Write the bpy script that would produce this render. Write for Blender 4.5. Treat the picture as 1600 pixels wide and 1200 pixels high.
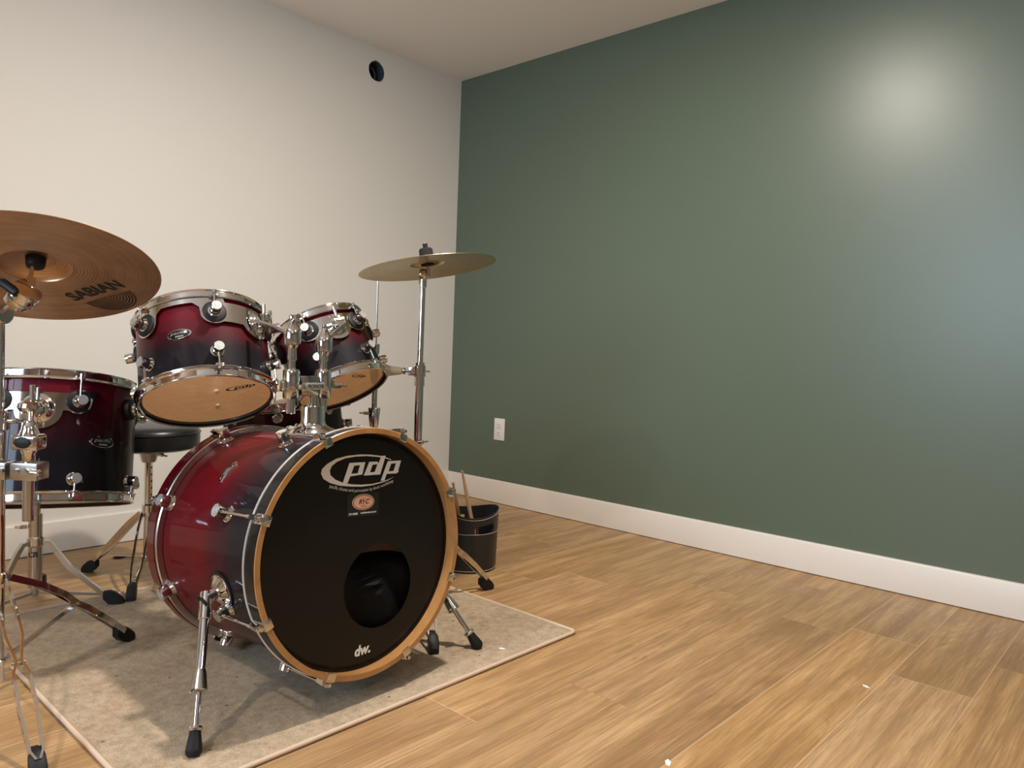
import bpy, bmesh, math, random
from mathutils import Vector, Matrix
from mathutils.geometry import tessellate_polygon
PI = math.pi
S = bpy.context.scene
for o in list(bpy.data.objects): bpy.data.objects.remove(o)
COL = S.collection
random.seed(7)

# ------------------------------------------------------------------ camera
cd = bpy.data.cameras.new('camera'); cam = bpy.data.objects.new('camera', cd); COL.objects.link(cam)
ax = Vector((0.67196436, -0.73963077, 0.03755282)); ay = Vector((0.00755016, 0.05754622, 0.99831429)); az = Vector((-0.740545, -0.6705481, 0.04425334))
M = Matrix((ax, ay, az)).transposed().to_4x4(); M.translation = Vector((-2.79983816, -2.97797844, 0.77972529))
cam.matrix_world = M
cd.sensor_width = 36; cd.lens = 36 * 1177 / 1600; cd.clip_start = 0.02
S.camera = cam

# ------------------------------------------------------------------ world, light, exposure
S.view_settings.view_transform = 'Standard'; S.view_settings.look = 'None'
S.view_settings.gamma = 1; S.view_settings.use_curve_mapping = False
S.view_settings.exposure = 0.0
w = bpy.data.worlds.new('sky'); S.world = w; w.use_nodes = True
w.node_tree.nodes['Background'].inputs[0].default_value = (0.62, 0.8, 1.0, 1)
w.node_tree.nodes['Background'].inputs[1].default_value = 3.0
WARM = (1.0, 0.91, 0.81)
POTS = [(-1.45, -1.80, 44), (-3.35, -1.70, 22), (-1.45, -3.7, 8), (-3.35, -3.7, 12)]     # x, y, watts
ROOM = dict(x0=-4.6, x1=0.0, y0=-4.8, y1=0.0, h=2.2)
WIN = dict(y0=-2.7, y1=-1.3, z0=0.90, z1=2.0)                       # window in the left wall
pl = bpy.data.lights.new('window_daylight', 'AREA'); pl.shape = 'RECTANGLE'; pl.size = 1.35; pl.size_y = 1.05
pl.energy = 78; pl.color = (0.62, 0.80, 1.0)
plo = bpy.data.objects.new('window_daylight', pl); COL.objects.link(plo)
plo.location = (ROOM['x0'] - 0.16, (WIN['y0'] + WIN['y1']) / 2, (WIN['z0'] + WIN['z1']) / 2)
plo.rotation_euler = (PI/2, 0, -PI/2)                                # shines towards +x

# ------------------------------------------------------------------ materials
def mat(name, col=(.8,.8,.8), rough=.5, metal=0., coat=0., spec=.5, **kw):
    m = bpy.data.materials.new(name); m.use_nodes = True
    b = m.node_tree.nodes['Principled BSDF']
    b.inputs['Base Color'].default_value = (*col, 1); b.inputs['Roughness'].default_value = rough
    b.inputs['Metallic'].default_value = metal; b.inputs['Coat Weight'].default_value = coat
    b.inputs['Coat Roughness'].default_value = kw.get('coat_rough', .03)
    b.inputs['Specular IOR Level'].default_value = spec
    return m
class N:
    def __init__(s, m): s.t = m.node_tree; s.b = s.t.nodes['Principled BSDF']
    def new(s, typ, **kw):
        n = s.t.nodes.new(typ)
        for k, v in kw.items(): setattr(n, k, v)
        return n
    def link(s, a, b): s.t.links.new(a, b)
    def math(s, op, a, b=None, c=None):
        n = s.new('ShaderNodeMath', operation=op)
        for i, v in enumerate((a, b, c)):
            if v is None: continue
            if isinstance(v, (int, float)): n.inputs[i].default_value = v
            else: s.link(v, n.inputs[i])
        return n.outputs[0]
    def noise(s, vec, scale, detail=3, rough=.5, dist=0):
        n = s.new('ShaderNodeTexNoise'); n.inputs['Scale'].default_value = scale
        n.inputs['Detail'].default_value = detail; n.inputs['Roughness'].default_value = rough
        n.inputs['Distortion'].default_value = dist
        s.link(vec, n.inputs['Vector']); return n.outputs['Fac']
    def ramp(s, fac, stops, interp='LINEAR'):
        n = s.new('ShaderNodeValToRGB'); r = n.color_ramp; r.interpolation = interp
        while len(r.elements) < len(stops): r.elements.new(.5)
        for e, (p, c) in zip(r.elements, stops): e.position = p; e.color = (*c, 1)
        s.link(fac, n.inputs[0]); return n.outputs[0]
    def mix(s, fac, a, b, blend='MIX'):
        n = s.new('ShaderNodeMix', data_type='RGBA', blend_type=blend)
        for inp, v in ((n.inputs[0], fac), (n.inputs[6], a), (n.inputs[7], b)):
            if isinstance(v, (int, float)): inp.default_value = v
            elif isinstance(v, tuple): inp.default_value = (*v, 1)
            else: s.link(v, inp)
        return n.outputs[2]
    def bump(s, h, strength=.2, dist=.001):
        n = s.new('ShaderNodeBump'); n.inputs['Strength'].default_value = strength; n.inputs['Distance'].default_value = dist
        s.link(h, n.inputs['Height']); s.link(n.outputs[0], s.b.inputs['Normal'])
    def obj(s): return s.new('ShaderNodeTexCoord').outputs['Object']
    def xyz(s, v):
        n = s.new('ShaderNodeSeparateXYZ'); s.link(v, n.inputs[0]); return n.outputs
def paint(name, col, rough, scale=420, bstr=.25, spec=.5):
    m = mat(name, col, rough, spec=spec); n = N(m); v = n.obj()
    n.bump(n.noise(v, scale, 2), bstr, .0006); return m
m_white = paint('cream wall paint', (.73, .69, .625), .62, 300, .2)
m_green = paint('dark green wall paint', (.094, .124, .088), .36, 260, .18, .5)
m_ceil = paint('ceiling paint', (.84, .80, .76), .8, 500, .3)
m_trim = mat('white trim paint', (.68, .625, .56), .38)
m_chrome = mat('chrome', (.68, .66, .64), .08, 1)
m_satin = mat('satin steel', (.55, .53, .50), .24, 1)
m_rubber = mat('black rubber', (.008, .008, .009), .55, spec=.3)
m_gloss_black = mat('gloss black lacquer', (.008, .007, .007), .4, coat=.35, spec=.1)
m_red_gloss = mat('red lacquer', (.095, .002, .006), .2, coat=.45, spec=.3)
m_vinyl = mat('black vinyl', (.012, .013, .015), .33)
m_white_print = mat('white print', (.72, .70, .66), .5)
m_silver_print = mat('silver print', (.34, .33, .31), .5)
m_black_print = mat('black print', (.012, .011, .010), .5)
m_plastic = mat('white plastic', (.72, .69, .65), .35)
m_slot = mat('dark slot', (.02, .02, .02), .6)
m_pipe = mat('dark grey pipe', (.045, .055, .068), .45)
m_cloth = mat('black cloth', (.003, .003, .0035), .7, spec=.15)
m_brass = mat('badge metal', (.65, .58, .46), .3, 1)
m_felt = mat('grey felt', (.018, .018, .020), .95, spec=.2)
m_cream_bell = mat('cream enamel', (.62, .55, .42), .35)
m_head_black = mat('black drum film', (.0065, .0058, .0052), .34, spec=.30)
m_sticker = mat('sticker film', (.012, .012, .011), .3)
m_sticker_oval = mat('peach sticker print', (.72, .42, .28), .4)
m_sticker_red = mat('maroon sticker print', (.12, .02, .015), .4)
m_scrap = mat('white paint chip', (.8, .8, .76), .6)
m_lugface = mat('lug face', (.46, .46, .45), .36, .45)
m_ring = mat('pale steel ring', (.72, .71, .69), .34, .6)

def wood(name, dark, light, rough=.35, stretch=(1, 1, 1), coat=.2, scale=30):
    m = mat(name, light, rough, coat=coat); n = N(m)
    mp = n.new('ShaderNodeMapping'); mp.inputs['Scale'].default_value = stretch; n.link(n.obj(), mp.inputs[0])
    c = n.ramp(n.noise(mp.outputs[0], scale, 5, .6, .6), [(.3, dark), (.7, light)])
    n.link(c, n.b.inputs['Base Color']); return m
m_hoop_wood = wood('natural maple hoop', (.31, .145, .046), (.43, .215, .075), .3, (1, 1, 8), .5)
m_inner_wood = wood('maple shell inside', (.78, .52, .29), (.88, .64, .40), .45, (1, 1, 5), .1)
m_inner_dark = wood('bass shell inside', (.30, .15, .07), (.38, .20, .10), .5, (1, 1, 5), 0)
m_stick = wood('hickory stick', (.52, .30, .15), (.66, .42, .23), .45, (6, 6, 1), .1)

def burst(name, stops, z0, z1, side=None):
    m = mat(name, (.2, 0, 0), .5, coat=.30, coat_rough=.015, spec=.1); n = N(m); v = n.obj(); x = n.xyz(v)
    mr = n.new('ShaderNodeMapRange'); mr.inputs[1].default_value = z0; mr.inputs[2].default_value = z1
    wob = n.math('ADD', x[2], n.math('MULTIPLY', n.math('SUBTRACT', n.noise(v, 9, 2), .5), .03))
    n.link(wob, mr.inputs[0])
    n.link(n.ramp(mr.outputs[0], stops, 'EASE'), n.b.inputs['Base Color']); return m
RED = (.125, .002, .010); MID = (.06, .004, .010); BLK = (.008, .006, .009)
m_tom = burst('cherry to black burst tom', [(0, BLK), (.36, BLK), (.66, (.075, .003, .008)), (.9, RED)], .0, .21)
m_ft = burst('cherry to black burst floor tom', [(0, BLK), (.36, BLK), (.70, (.038, .002, .005)), (.95, (.085, .002, .009))], .0, .30)
m_bass = burst('cherry to black burst bass', [(0, (.10, .0012, .005)), (.45, (.10, .0012, .005)), (.72, (.035, .004, .008)), (.85, BLK)], -.46, -.06)

def clear_head(name, tint=(1, 1, 1), refl=.10, haze=.06):
    m = bpy.data.materials.new(name); m.use_nodes = True; t = m.node_tree; t.nodes.clear()
    out = t.nodes.new('ShaderNodeOutputMaterial'); tr = t.nodes.new('ShaderNodeBsdfTransparent'); tr.inputs[0].default_value = (*tint, 1)
    gl = t.nodes.new('ShaderNodeBsdfGlossy'); gl.inputs['Roughness'].default_value = .06
    df = t.nodes.new('ShaderNodeBsdfDiffuse'); df.inputs[0].default_value = (.75, .55, .38, 1)
    fr = t.nodes.new('ShaderNodeFresnel'); fr.inputs[0].default_value = 1.45
    mx = t.nodes.new('ShaderNodeMixShader'); my = t.nodes.new('ShaderNodeMixShader'); my.inputs[0].default_value = haze
    t.links.new(tr.outputs[0], my.inputs[1]); t.links.new(df.outputs[0], my.inputs[2])
    t.links.new(fr.outputs[0], mx.inputs[0]); t.links.new(my.outputs[0], mx.inputs[1]); t.links.new(gl.outputs[0], mx.inputs[2])
    t.links.new(mx.outputs[0], out.inputs[0]); return m
m_clear = clear_head('clear drum film')
def coated():
    m = bpy.data.materials.new('coated translucent film'); m.use_nodes = True; t = m.node_tree; t.nodes.clear()
    out = t.nodes.new('ShaderNodeOutputMaterial'); a = t.nodes.new('ShaderNodeBsdfDiffuse'); b = t.nodes.new('ShaderNodeBsdfTranslucent')
    a.inputs[0].default_value = (.85, .83, .78, 1); b.inputs[0].default_value = (.95, .92, .86, 1)
    mx = t.nodes.new('ShaderNodeMixShader'); mx.inputs[0].default_value = .62
    t.links.new(a.outputs[0], mx.inputs[1]); t.links.new(b.outputs[0], mx.inputs[2]); t.links.new(mx.outputs[0], out.inputs[0]); return m
m_coated = coated()

def cymbal_mat(name, c0, c1, rough):
    m = mat(name, c0, rough, 1); n = N(m); v = n.obj(); x = n.xyz(v)
    r = n.math('SQRT', n.math('ADD', n.math('MULTIPLY', x[0], x[0]), n.math('MULTIPLY', x[1], x[1])))
    g = n.math('SINE', n.math('MULTIPLY', r, 1000))
    n.bump(g, .22, .0008)
    cv = n.new('ShaderNodeCombineXYZ'); n.link(n.math('MULTIPLY', r, 60), cv.inputs[0]); n.link(n.math('MULTIPLY', x[0], 4), cv.inputs[1]); n.link(n.math('MULTIPLY', x[1], 4), cv.inputs[2])
    f = n.noise(cv.outputs[0], 1.2, 4, .6); f2 = n.noise(v, 14, 4, .6)
    ff = n.math('ADD', n.math('MULTIPLY', f, .5), n.math('MULTIPLY', f2, .5))
    n.link(n.ramp(ff, [(.36, c1), (.6, c0)]), n.b.inputs['Base Color'])
    rr = n.new('ShaderNodeMapRange'); rr.inputs[3].default_value = rough - .06; rr.inputs[4].default_value = rough + .1; n.link(ff, rr.inputs[0])
    n.link(rr.outputs[0], n.b.inputs['Roughness']); return m
m_cym_copper = cymbal_mat('copper toned bronze', (.72, .46, .27), (.53, .33, .19), .38)
m_cym_gold = cymbal_mat('golden bronze', (.60, .50, .30), (.48, .39, .23), .28)

def floor_mat():
    m = mat('oak plank floor', (.5, .35, .2), .42, spec=.4); n = N(m); v = n.obj(); x = n.xyz(v)
    W_, L_ = .1815, 1.22
    row = n.math('FLOOR', n.math('DIVIDE', n.math('ADD', x[1], 1.907 + 10 * W_ * 4), W_))
    fy = n.math('FRACT', n.math('DIVIDE', n.math('ADD', x[1], 1.907 + 10 * W_ * 4), W_))
    def wn(a, dim='1D'):
        k = n.new('ShaderNodeTexWhiteNoise', noise_dimensions='1D'); n.link(a, k.inputs['W']); return k.outputs['Value']
    off = n.math('MULTIPLY', wn(n.math('ADD', row, 3.3)), L_)
    px = n.math('DIVIDE', n.math('ADD', n.math('ADD', x[0], 20), off), L_)
    idx = n.math('FLOOR', px); fx = n.math('FRACT', px)
    pid = n.math('ADD', n.math('MULTIPLY', row, 17.31), n.math('MULTIPLY', idx, 5.77))
    r1 = wn(pid); r2 = wn(n.math('ADD', pid, 91.7))
    cv = n.new('ShaderNodeCombineXYZ')
    n.link(n.math('ADD', x[0], n.math('MULTIPLY', r2, 37)), cv.inputs[0]); n.link(n.math('MULTIPLY', n.math('ADD', x[1], n.math('MULTIPLY', r1, 11)), 1.0), cv.inputs[1]); n.link(n.math('MULTIPLY', r1, 50), cv.inputs[2])
    def mapped(s):
        mp = n.new('ShaderNodeMapping'); mp.inputs['Scale'].default_value = s; n.link(cv.outputs[0], mp.inputs[0]); return mp.outputs[0]
    broad = n.noise(mapped((1.3, 6.5, 1)), 1.5, 5, .62, .5)
    mid = n.noise(mapped((1.8, 34, 1)), 1.0, 5, .62, .5)
    fine = n.noise(mapped((7, 210, 1)), 1.0, 4, .65, .2)
    # cathedral figure: contour rings of a stretched noise field
    fld = n.noise(mapped((.8, 7.0, 1)), 1.0, 1, .3, .3)
    rings = n.math('ABSOLUTE', n.math('SINE', n.math('MULTIPLY', fld, 110)))
    base = n.ramp(broad, [(.28, (.29, .160, .062)), (.5, (.43, .258, .113)), (.72, (.56, .36, .175))])
    c = n.mix(n.ramp(mid, [(.36, (.62, .62, .62)), (.56, (0, 0, 0))]), base, (.25, .145, .066))
    c = n.mix(n.ramp(mid, [(.54, (0, 0, 0)), (.72, (.45, .45, .45))]), c, (.56, .385, .215))
    c = n.mix(n.ramp(fine, [(.36, (.50, .50, .50)), (.52, (0, 0, 0))]), c, (.22, .130, .062))
    c = n.mix(n.ramp(fine, [(.56, (0, 0, 0)), (.70, (.35, .35, .35))]), c, (.60, .42, .25))
    rmask = n.ramp(n.noise(mapped((.8, 3, 1)), 1.7, 2), [(.48, (0, 0, 0)), (.60, (.30, .30, .30))])
    c = n.mix(n.math('MULTIPLY', n.math('POWER', rings, 4), rmask), c, (.26, .15, .07))
    # dark knots / streaks
    kn = n.noise(mapped((3.2, 9, 1)), 1.0, 3, .6, 1.2)
    kf = n.ramp(kn, [(.62, (0, 0, 0)), (.74, (1, 1, 1))])
    c = n.mix(n.math('MULTIPLY', kf, .50), c, (.20, .115, .055))
    # plank tone variation
    tone = n.math('ADD', .92, n.math('MULTIPLY', r2, .15))
    hs = n.new('ShaderNodeHueSaturation'); n.link(tone, hs.inputs['Value']); n.link(c, hs.inputs['Color'])
    n.link(n.math('ADD', .97, n.math('MULTIPLY', r1, .08)), hs.inputs['Saturation'])
    ey = n.math('MINIMUM', fy, n.math('SUBTRACT', 1, fy)); ex = n.math('MINIMUM', fx, n.math('SUBTRACT', 1, fx))
    sy = n.math('LESS_THAN', ey, .007); sx = n.math('LESS_THAN', ex, .0011)
    seam = n.math('MAXIMUM', sy, sx)
    pale = n.math('GREATER_THAN', wn(n.math('ADD', row, 50.0)), .5)
    seamc = n.mix(pale, (.24, .14, .075), (.66, .46, .29))
    c2 = n.mix(n.math('MULTIPLY', seam, n.math('ADD', .25, n.math('MULTIPLY', wn(n.math('ADD', row, 9.4)), .45))), hs.outputs[0], seamc)
    n.link(c2, n.b.inputs['Base Color'])
    n.bump(n.math('SUBTRACT', n.math('MULTIPLY', fine, .4), seam), .25, .0006)
    n.link(n.math('ADD', .36, n.math('MULTIPLY', fine, .16)), n.b.inputs['Roughness'])
    return m
m_floor = floor_mat()
def rug_mat():
    m = mat('beige low pile rug', (.5, .4, .28), .95, spec=.1); n = N(m); v = n.obj()
    a = n.noise(v, 420, 2, .7); b = n.noise(v, 60, 4, .6); d = n.noise(v, 3.5, 3, .6)
    f = n.math('ADD', n.math('ADD', n.math('MULTIPLY', a, .5), n.math('MULTIPLY', b, .3)), n.math('MULTIPLY', d, .2))
    c = n.ramp(f, [(.36, (.21, .155, .10)), (.5, (.41, .315, .215)), (.64, (.56, .445, .32))])
    vo = n.new('ShaderNodeTexVoronoi'); vo.inputs['Scale'].default_value = 13; n.link(v, vo.inputs['Vector'])
    sp = n.math('LESS_THAN', vo.outputs['Distance'], .055)
    c = n.mix(n.math('MULTIPLY', sp, .65), c, (.05, .035, .025))
    n.link(c, n.b.inputs['Base Color']); n.bump(n.math('ADD', a, n.math('MULTIPLY', b, .6)), .8, .003); return m
m_rug = rug_mat(); m_rug_edge = mat('rug binding', (.56, .42, .31), .9, spec=.2)

# ------------------------------------------------------------------ geometry collector
class G:
    def __init__(s): s.v = []; s.f = []; s.m = []
    def add(s, vs, fs, M=None, mi=0):
        b = len(s.v)
        for p in vs:
            p = Vector(p); s.v.append(M @ p if M else p)
        for f in fs: s.f.append(tuple(b + i for i in f)); s.m.append(mi)
        return s
    def lathe(s, prof, M=None, seg=48, mi=0, closed=False, a0=0, a1=2*PI):
        full = abs(a1 - a0 - 2*PI) < 1e-6; vs = []; fs = []; idx = []
        nseg = seg if full else seg + 1
        for r, z in prof:
            if r < 1e-7: idx.append([len(vs)] * nseg); vs.append((0, 0, z))
            else:
                row = []
                for k in range(nseg):
                    a = a0 + (a1 - a0) * k / seg; row.append(len(vs)); vs.append((r*math.cos(a), r*math.sin(a), z))
                idx.append(row)
        n = len(prof); pairs = [(i, i+1) for i in range(n-1)] + ([(n-1, 0)] if closed else [])
        for i, j in pairs:
            for k in range(seg):
                k2 = (k+1) % nseg
                q = [idx[i][k], idx[i][k2], idx[j][k2], idx[j][k]]
                q2 = []
                for t in q:
                    if t not in q2: q2.append(t)
                if len(q2) > 2: fs.append(q2)
        return s.add(vs, fs, M, mi)
    def tube(s, pts, r, seg=14, M=None, mi=0, cap=True):
        pts = [Vector(p) for p in pts]; n = len(pts); rs = r if isinstance(r, (list, tuple)) else [r]*n
        vs = []; fs = []; up = None
        for i, p in enumerate(pts):
            t = (pts[min(i+1, n-1)] - pts[max(i-1, 0)]).normalized()
            if up is None:
                up = Vector((0, 0, 1)) if abs(t.z) < .9 else Vector((1, 0, 0))
            up = (up - t * up.dot(t)).normalized(); sd = t.cross(up)
            for k in range(seg):
                a = 2*PI*k/seg; vs.append(p + (up*math.cos(a) + sd*math.sin(a)) * rs[i])
        for i in range(n-1):
            for k in range(seg):
                k2 = (k+1) % seg; fs.append((i*seg+k, i*seg+k2, (i+1)*seg+k2, (i+1)*seg+k))
        if cap: fs.append(tuple(range(seg))[::-1]); fs.append(tuple((n-1)*seg+k for k in range(seg)))
        return s.add(vs, fs, M, mi)
    def cyl(s, a, b, r, r2=None, seg=20, M=None, mi=0, bev=.0):
        a = Vector(a); b = Vector(b); r2 = r if r2 is None else r2
        if bev:
            d = (b-a).normalized()*bev
            return s.tube([a, a+d, b-d, b], [r-bev, r, r2, r2-bev], seg, M, mi)
        return s.tube([a, b], [r, r2], seg, M, mi)
    def ribbon(s, pts, wid, thk, side, M=None, mi=0):
        pts = [Vector(p) for p in pts]; side = Vector(side).normalized(); vs = []; fs = []; n = len(pts)
        for i, p in enumerate(pts):
            t = (pts[min(i+1, n-1)] - pts[max(i-1, 0)]).normalized(); b = side.cross(t).normalized()
            w_ = wid[i] if isinstance(wid, (list, tuple)) else wid
            for su, sv in ((1, 1), (-1, 1), (-1, -1), (1, -1)): vs.append(p + side*su*thk/2 + b*sv*w_/2)
        for i in range(n-1):
            for k in range(4): fs.append((i*4+k, i*4+(k+1) % 4, (i+1)*4+(k+1) % 4, (i+1)*4+k))
        fs.append((3, 2, 1, 0)); fs.append(tuple((n-1)*4+k for k in range(4)))
        return s.add(vs, fs, M, mi)
    def box(s, sx, sy, sz, M=None, bev=0, mi=0, seg=2):
        bm = bmesh.new(); bmesh.ops.create_cube(bm, size=1)
        for v in bm.verts: v.co = Vector((v.co.x*sx, v.co.y*sy, v.co.z*sz))
        if bev: bmesh.ops.bevel(bm, geom=list(bm.edges), offset=bev, segments=seg, profile=.6, affect='EDGES')
        bm.verts.index_update()
        vs = [v.co.copy() for v in bm.verts]; fs = [[v.index for v in f.verts] for f in bm.faces]; bm.free()
        return s.add(vs, fs, M, mi)
    def sphere(s, r, M=None, seg=24, mi=0, sz=1.0, n=12):
        return s.lathe([(r*math.sin(PI*i/n), -r*sz*math.cos(PI*i/n)) for i in range(n+1)], M, seg, mi)
    def flat(s, loops, z=0, depth=0, M=None, mi=0):
        pl_ = [[Vector((x, y, 0)) for x, y in lp] for lp in loops]; tr = tessellate_polygon(pl_)
        allp = [p for lp in pl_ for p in lp]; n = len(allp)
        vs = [(p.x, p.y, z) for p in allp]; fs = [tuple(t) for t in tr]
        fx = []
        for f in fs:
            a, b, c = (Vector(vs[i]) for i in f)
            fx.append(f if (b-a).cross(c-a).z > 0 else f[::-1])
        fs = fx
        if depth:
            vs += [(p.x, p.y, z-depth) for p in allp]; fs = fs + [tuple(i+n for i in f[::-1]) for f in fs]; b = 0
            for lp in pl_:
                k = len(lp)
                for i in range(k): fs.append((b+i, b+i+n, b+(i+1) % k+n, b+(i+1) % k))
                b += k
        return s.add(vs, fs, M, mi)
    def text(s, string, size, M=None, shear=0, bold=0, mi=0, align='CENTER', depth=.0002, warp=None):
        cu = bpy.data.curves.new('t', 'FONT'); cu.body = string; cu.size = size; cu.shear = shear; cu.offset = bold
        cu.align_x = align; cu.resolution_u = 3; cu.extrude = depth/2
        ob = bpy.data.objects.new('t', cu); COL.objects.link(ob); bpy.context.view_layer.update()
        me = bpy.data.meshes.new_from_object(ob.evaluated_get(bpy.context.evaluated_depsgraph_get()))
        vs = [v.co.copy() for v in me.vertices]
        if warp: vs = [Vector(warp(v)) for v in vs]
        fs = [tuple(p.vertices) for p in me.polygons]
        bpy.data.objects.remove(ob); bpy.data.curves.remove(cu); bpy.data.meshes.remove(me)
        return s.add(vs, fs, M, mi)
    def mesh(s, name, mats, ang=38):
        me = bpy.data.meshes.new(name); me.from_pydata([tuple(v) for v in s.v], [], s.f)
        for m in (mats if isinstance(mats, (list, tuple)) else [mats]): me.materials.append(m)
        me.polygons.foreach_set('material_index', s.m); me.polygons.foreach_set('use_smooth', [True]*len(s.f))
        bm = bmesh.new(); bm.from_mesh(me); bmesh.ops.recalc_face_normals(bm, faces=bm.faces); bm.to_mesh(me); bm.free()
        me.set_sharp_from_angle(angle=math.radians(ang)); me.update(); return me

def link(name, me, parent=None, M=None, label=None, cat=None, group=None, kind=None):
    o = bpy.data.objects.new(name, me); COL.objects.link(o)
    if parent: o.parent = parent
    if M is not None: o.matrix_local = M
    for k, v in (('label', label), ('category', cat), ('group', group), ('kind', kind)):
        if v: o[k] = v
    return o
def part(name, g, mats, parent=None, M=None, label=None, ang=38): return link(name, g.mesh(name, mats, ang), parent, M, label)
def root(name, M, label, cat, group=None):
    if not isinstance(M, Matrix): M = Matrix.Translation(M)
    o = bpy.data.objects.new(name, None); COL.objects.link(o); o.empty_display_size = .05; o.matrix_world = M
    o['label'] = label; o['category'] = cat
    if group: o['group'] = group
    return o
def frame(o, z, x=None):
    z = Vector(z).normalized(); x = Vector(x) if x is not None else (Vector((0, 0, 1)).cross(z) if abs(z.z) < .99 else Vector((1, 0, 0)))
    x = (x - z*x.dot(z)).normalized(); y = z.cross(x)
    M = Matrix((x, y, z)).transposed().to_4x4(); M.translation = Vector(o); return M
def T(x, y=0, z=0): return Matrix.Translation((x, y, z))
def RX(a): return Matrix.Rotation(a, 4, 'X')
def RY(a): return Matrix.Rotation(a, 4, 'Y')
def RZ(a): return Matrix.Rotation(a, 4, 'Z')
def struct(name, g, m, label=None):
    o = part(name, g, m); o['kind'] = 'structure'
    if label: o['label'] = label
    return o

# ------------------------------------------------------------------ room
H = ROOM['h']; X0, X1, Y0, Y1 = ROOM['x0'], ROOM['x1'], ROOM['y0'], ROOM['y1']; TH = .12
def wallbox(a, b):
    g = G(); c = [(a[i]+b[i])/2 for i in range(3)]; return g.box(abs(b[0]-a[0]), abs(b[1]-a[1]), abs(b[2]-a[2]), T(*c))
struct('floor', wallbox((X0, Y0, -.1), (X1, Y1, 0)), m_floor, 'oak look plank floor')
struct('ceiling', wallbox((X0, Y0, H), (X1, Y1, H+.1)), m_ceil, 'plain off white ceiling')
struct('wall_right', wallbox((X1, Y0, -.1), (X1+TH, Y1+TH, H+.1)), m_green, 'dark green painted wall')
struct('wall_front', wallbox((X0, Y0-TH, -.1), (X1, Y0, H+.1)), paint('grey brown wall paint', (.26, .24, .22), .6))
# back wall with a real round opening
HX, HZ, HR = -.556, 2.089, .048
g = G()
def back_wall(g):
    q = .09; x0, x1, z0, z1 = HX-q, HX+q, HZ-q, HZ+q
    for yy in (Y1, Y1+TH):
        for a, b, c, d in ((X0-TH, x0, -.1, H+.1), (x1, X1, -.1, H+.1), (x0, x1, -.1, z0), (x0, x1, z1, H+.1)):
            g.add([(a, yy, c), (b, yy, c), (b, yy, d), (a, yy, d)], [(0, 1, 2, 3)])
        n = 48; vs = []
        for k in range(n):
            a = 2*PI*k/n; cx, cz = math.cos(a), math.sin(a); mm = max(abs(cx), abs(cz))
            rr = HR*(1+.02*math.sin(5*a)+.012*math.sin(11*a+1))
            vs += [(HX+rr*cx, yy, HZ+rr*cz), (HX+q*cx/mm, yy, HZ+q*cz/mm)]
        g.add(vs, [(2*k, 2*k+1, (2*k+3) % (2*n), (2*k+2) % (2*n)) for k in range(n)])
back_wall(g)
n = 48; vs = []
for k in range(n):
    a = 2*PI*k/n; rr = HR*(1+.02*math.sin(5*a)+.012*math.sin(11*a+1))
    vs += [(HX+rr*math.cos(a), Y1, HZ+rr*math.sin(a)), (HX+rr*math.cos(a), Y1+TH, HZ+rr*math.sin(a))]
g.add(vs, [(2*k, 2*k+1, (2*k+3) % (2*n), (2*k+2) % (2*n)) for k in range(n)])
struct('wall_back', g, m_white, 'cream painted wall behind the drums')
# left wall with the window opening, glass and frame
g = G()
for yy0, yy1, z0, z1 in ((Y0, WIN['y0'], -.1, H+.1), (WIN['y1'], Y1, -.1, H+.1), (WIN['y0'], WIN['y1'], -.1, WIN['z0']), (WIN['y0'], WIN['y1'], WIN['z1'], H+.1)):
    g.box(TH, yy1-yy0, z1-z0, T(X0-TH/2, (yy0+yy1)/2, (z0+z1)/2))
struct('wall_left', g, paint('taupe wall paint', (.33, .30, .27), .6))
g = G(); wy, wz = (WIN['y0']+WIN['y1'])/2, (WIN['z0']+WIN['z1'])/2; ww, wh = WIN['y1']-WIN['y0'], WIN['z1']-WIN['z0']
for s_ in (-1, 1):
    g.box(.14, .05, wh+.1, T(X0-.05, wy+s_*(ww/2), wz), .004); g.box(.14, ww, .05, T(X0-.05, wy, wz+s_*(wh/2)), .004)
g.box(.05, .04, wh, T(X0-.06, wy, wz), .004)
win = struct('window_1', g, m_trim)
m_glass = bpy.data.materials.new('window glass'); m_glass.use_nodes = True; t_ = m_glass.node_tree; t_.nodes.clear()
o_ = t_.nodes.new('ShaderNodeOutputMaterial'); tb = t_.nodes.new('ShaderNodeBsdfTransparent'); gb = t_.nodes.new('ShaderNodeBsdfGlossy'); gb.inputs[1].default_value = .02
fb = t_.nodes.new('ShaderNodeFresnel'); mb = t_.nodes.new('ShaderNodeMixShader')
t_.links.new(fb.outputs[0], mb.inputs[0]); t_.links.new(tb.outputs[0], mb.inputs[1]); t_.links.new(gb.outputs[0], mb.inputs[2]); t_.links.new(mb.outputs[0], o_.inputs[0])
part('pane', G().box(.006, ww, wh, T(X0-.07, wy, wz)), m_glass, win)
# baseboards with a rounded upper edge
def baseboard(name, p0, p1, inward):
    p0 = Vector(p0); p1 = Vector(p1); inn = Vector(inward); hb = .1155; th = .014
    prof = [(0, .003), (th, .003), (th, hb-.006), (th-.002, hb-.002), (th-.005, hb), (0, hb)]
    vs = []; fs = []
    for p in (p0, p1):
        for a, z in prof: vs.append(p + inn*a + Vector((0, 0, z)))
    k = len(prof)
    for i in range(k): fs.append((i, (i+1) % k, k+(i+1) % k, k+i))
    fs += [tuple(range(k))[::-1], tuple(range(k, 2*k))]
    return struct(name, G().add(vs, fs), m_trim, 'white painted baseboard')
baseboard('baseboard_back', (X0, 0, 0), (-.0145, 0, 0), (0, -1, 0))
baseboard('baseboard_right', (0, 0, 0), (0, Y0, 0), (-1, 0, 0))
baseboard('baseboard_left', (X0, -.015, 0), (X0, Y0, 0), (1, 0, 0))
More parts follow.
